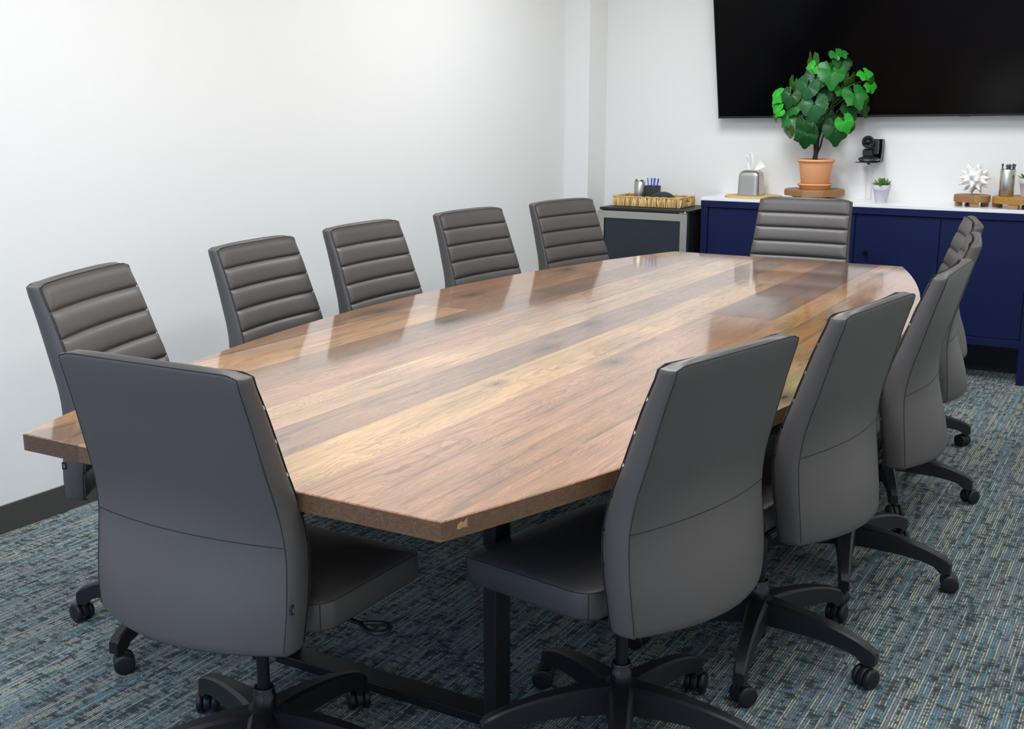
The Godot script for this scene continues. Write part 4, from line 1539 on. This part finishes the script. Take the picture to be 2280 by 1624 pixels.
func small_succulent(at: Vector3, seed_: int, label: String) -> void:
	var t := thing("potted_succulent", label, "plant", at, 0.0, "little succulents in white pots")
	var b := MB.new()
	b.lathe([Vector2(0.0, 0.0), Vector2(0.031, 0.0), Vector2(0.033, 0.003), Vector2(0.0455, 0.070), Vector2(0.0485, 0.0715), Vector2(0.0525, 0.096), Vector2(0.0515, 0.098), Vector2(0.049, 0.097), Vector2(0.046, 0.085), Vector2(0.0, 0.085)], 40)
	part("pot", b, M.whitepot, t)
	var r := RandomNumberGenerator.new()
	r.seed = seed_
	# one pointed fleshy leaf, then a rosette of them
	var lm := MB.new()
	var rows := []
	for i in 8:
		var s := i / 7.0
		var w := 0.0115 * pow(sin(PI * minf(0.12 + s * 0.88, 1.0)), 0.6) * (1.0 - 0.3 * s)
		if i == 7: w = 0.0004
		var row := PackedVector3Array()
		for j in 10:
			var a := TAU * j / 10.0
			row.append(Vector3(cos(a) * w, sin(a) * w * 0.34 + 0.010 * s * s, s * 0.058))
		rows.append(row)
	lm.grid(rows, true)
	var lmesh := lm.mesh()
	var n := 26
	for i in n:
		var f := i / float(n - 1)
		var lf := MeshInstance3D.new()
		lf.name = "leaf"
		lf.mesh = lmesh
		lf.set_surface_override_material(0, M.succulent if i % 3 else M.succulent2)
		var s := lerpf(1.22, 0.72, f) * r.randf_range(0.9, 1.08)
		var el := lerpf(0.12, 1.25, f) + r.randf_range(-0.08, 0.08)
		lf.transform = Transform3D(Basis(Vector3.UP, i * 2.399 + r.randf_range(-0.1, 0.1)) * Basis(Vector3.RIGHT, -el) * Basis.from_scale(Vector3(s, s, s)), Vector3(0, 0.086 + 0.006 * f, 0))
		t.add_child(lf, true)

func small_things() -> void:
	small_succulent(Vector3(1.988, SBT, 0.165), 4, "small green succulent in a white pot standing directly on the white countertop")
	# white spiked ball on its little stand
	var st := thing("wooden_riser", "smallest round wooden riser, dark grained, carrying the white spiked ball", "stand", Vector3(2.473, SBT, 0.165))
	round_stand(st, 0.094, 0.037, 0.024, [[-1.0, 0.25, "wood_c"], [0.25, 1.0, "wood_a"]], 1.25, 0.72, 0.034)
	var s := MB.new()
	var r := RandomNumberGenerator.new()
	r.seed = 8
	# spikes spread evenly over the ball, each flowing out of it
	var dirs := []
	var N := 34
	for i in N:
		var y := 1.0 - 2.0 * (i + 0.5) / N
		var a := i * 2.39996 + 0.5
		var q := sqrt(1.0 - y * y)
		dirs.append((Vector3(cos(a) * q, y, sin(a) * q) + Vector3(r.randf_range(-0.13, 0.13), r.randf_range(-0.13, 0.13), r.randf_range(-0.13, 0.13))).normalized())
	var R := 0.051
	var rows := []
	for i in 25:
		var a := PI * i / 24.0
		var row := PackedVector3Array()
		for j in 48:
			var b := TAU * j / 48.0
			row.append(Vector3(sin(a) * cos(b), cos(a), sin(a) * sin(b)) * R)
		rows.append(row)
	s.grid(rows, true)
	var core := st.position + Vector3(0.006, 0.061 + 0.0865, 0.0)
	var ball := part("spiked_ball", s, M.ceramic, self, core)
	tag(ball, "white ceramic ball ornament covered in spikes on the smallest wooden riser", "ornament")
	for d in dirs:
		var sp := MB.new()
		var len_: float = 0.037 * r.randf_range(0.85, 1.1)
		var q: Vector3 = d
		if q.y < -0.55:
			len_ = minf(len_, (0.0865 / -q.y) - R - 0.001)
		var b1 := q.cross(Vector3.UP if absf(q.y) < 0.9 else Vector3.RIGHT).normalized()
		var b2 := b1.cross(q)
		sp.lathe([Vector2(0.026, R - 0.009), Vector2(0.019, R - 0.001), Vector2(0.0145, R + 0.006), Vector2(0.0108, R + 0.013), Vector2(0.0062, R + len_ * 0.7), Vector2(0.0026, R + len_ * 0.97), Vector2(0.0, R + len_)], 16, Vector3.ZERO, Basis(b1, q, b2))
		part("spike", sp, M.ceramic, ball)
	# yellow riser cut off by the right edge of the picture, with cup and succulent
	var at := Vector3(2.722, SBT, 0.165)
	var sy := thing("wooden_riser", "yellow wooden riser at the right end of the countertop under a steel cup", "stand", at)
	round_stand(sy, 0.145, 0.034, 0.025, [[-1.0, -0.3, "wood_y"], [-0.3, 0.45, "wood_y"], [0.45, 1.0, "wood_y"]], 1.75, 0.84, 0.040)
	pen_cup(at + Vector3(-0.079, 0.060, 0.0), 0.0385, 0.142, "tall brushed steel cup full of dark grey pens on the yellow riser", [[-0.026, 0.0, -0.02, 0.166, 0], [-0.006, 0.01, 0.0, 0.163, 0], [0.004, -0.012, 0.0, 0.164, 0], [0.010, 0.012, 0.01, 0.162, 0], [0.020, -0.004, 0.02, 0.167, 0], [0.027, 0.006, 0.03, 0.166, 0], [0.0, 0.022, 0.01, 0.161, 0]], "dark pens in the tall steel cup", "dark grey round ended pen standing in the tall steel cup on the yellow riser")
	small_succulent(at + Vector3(0.030, 0.060, 0.008), 9, "small succulent in a white pot beside the tall steel cup at right edge")
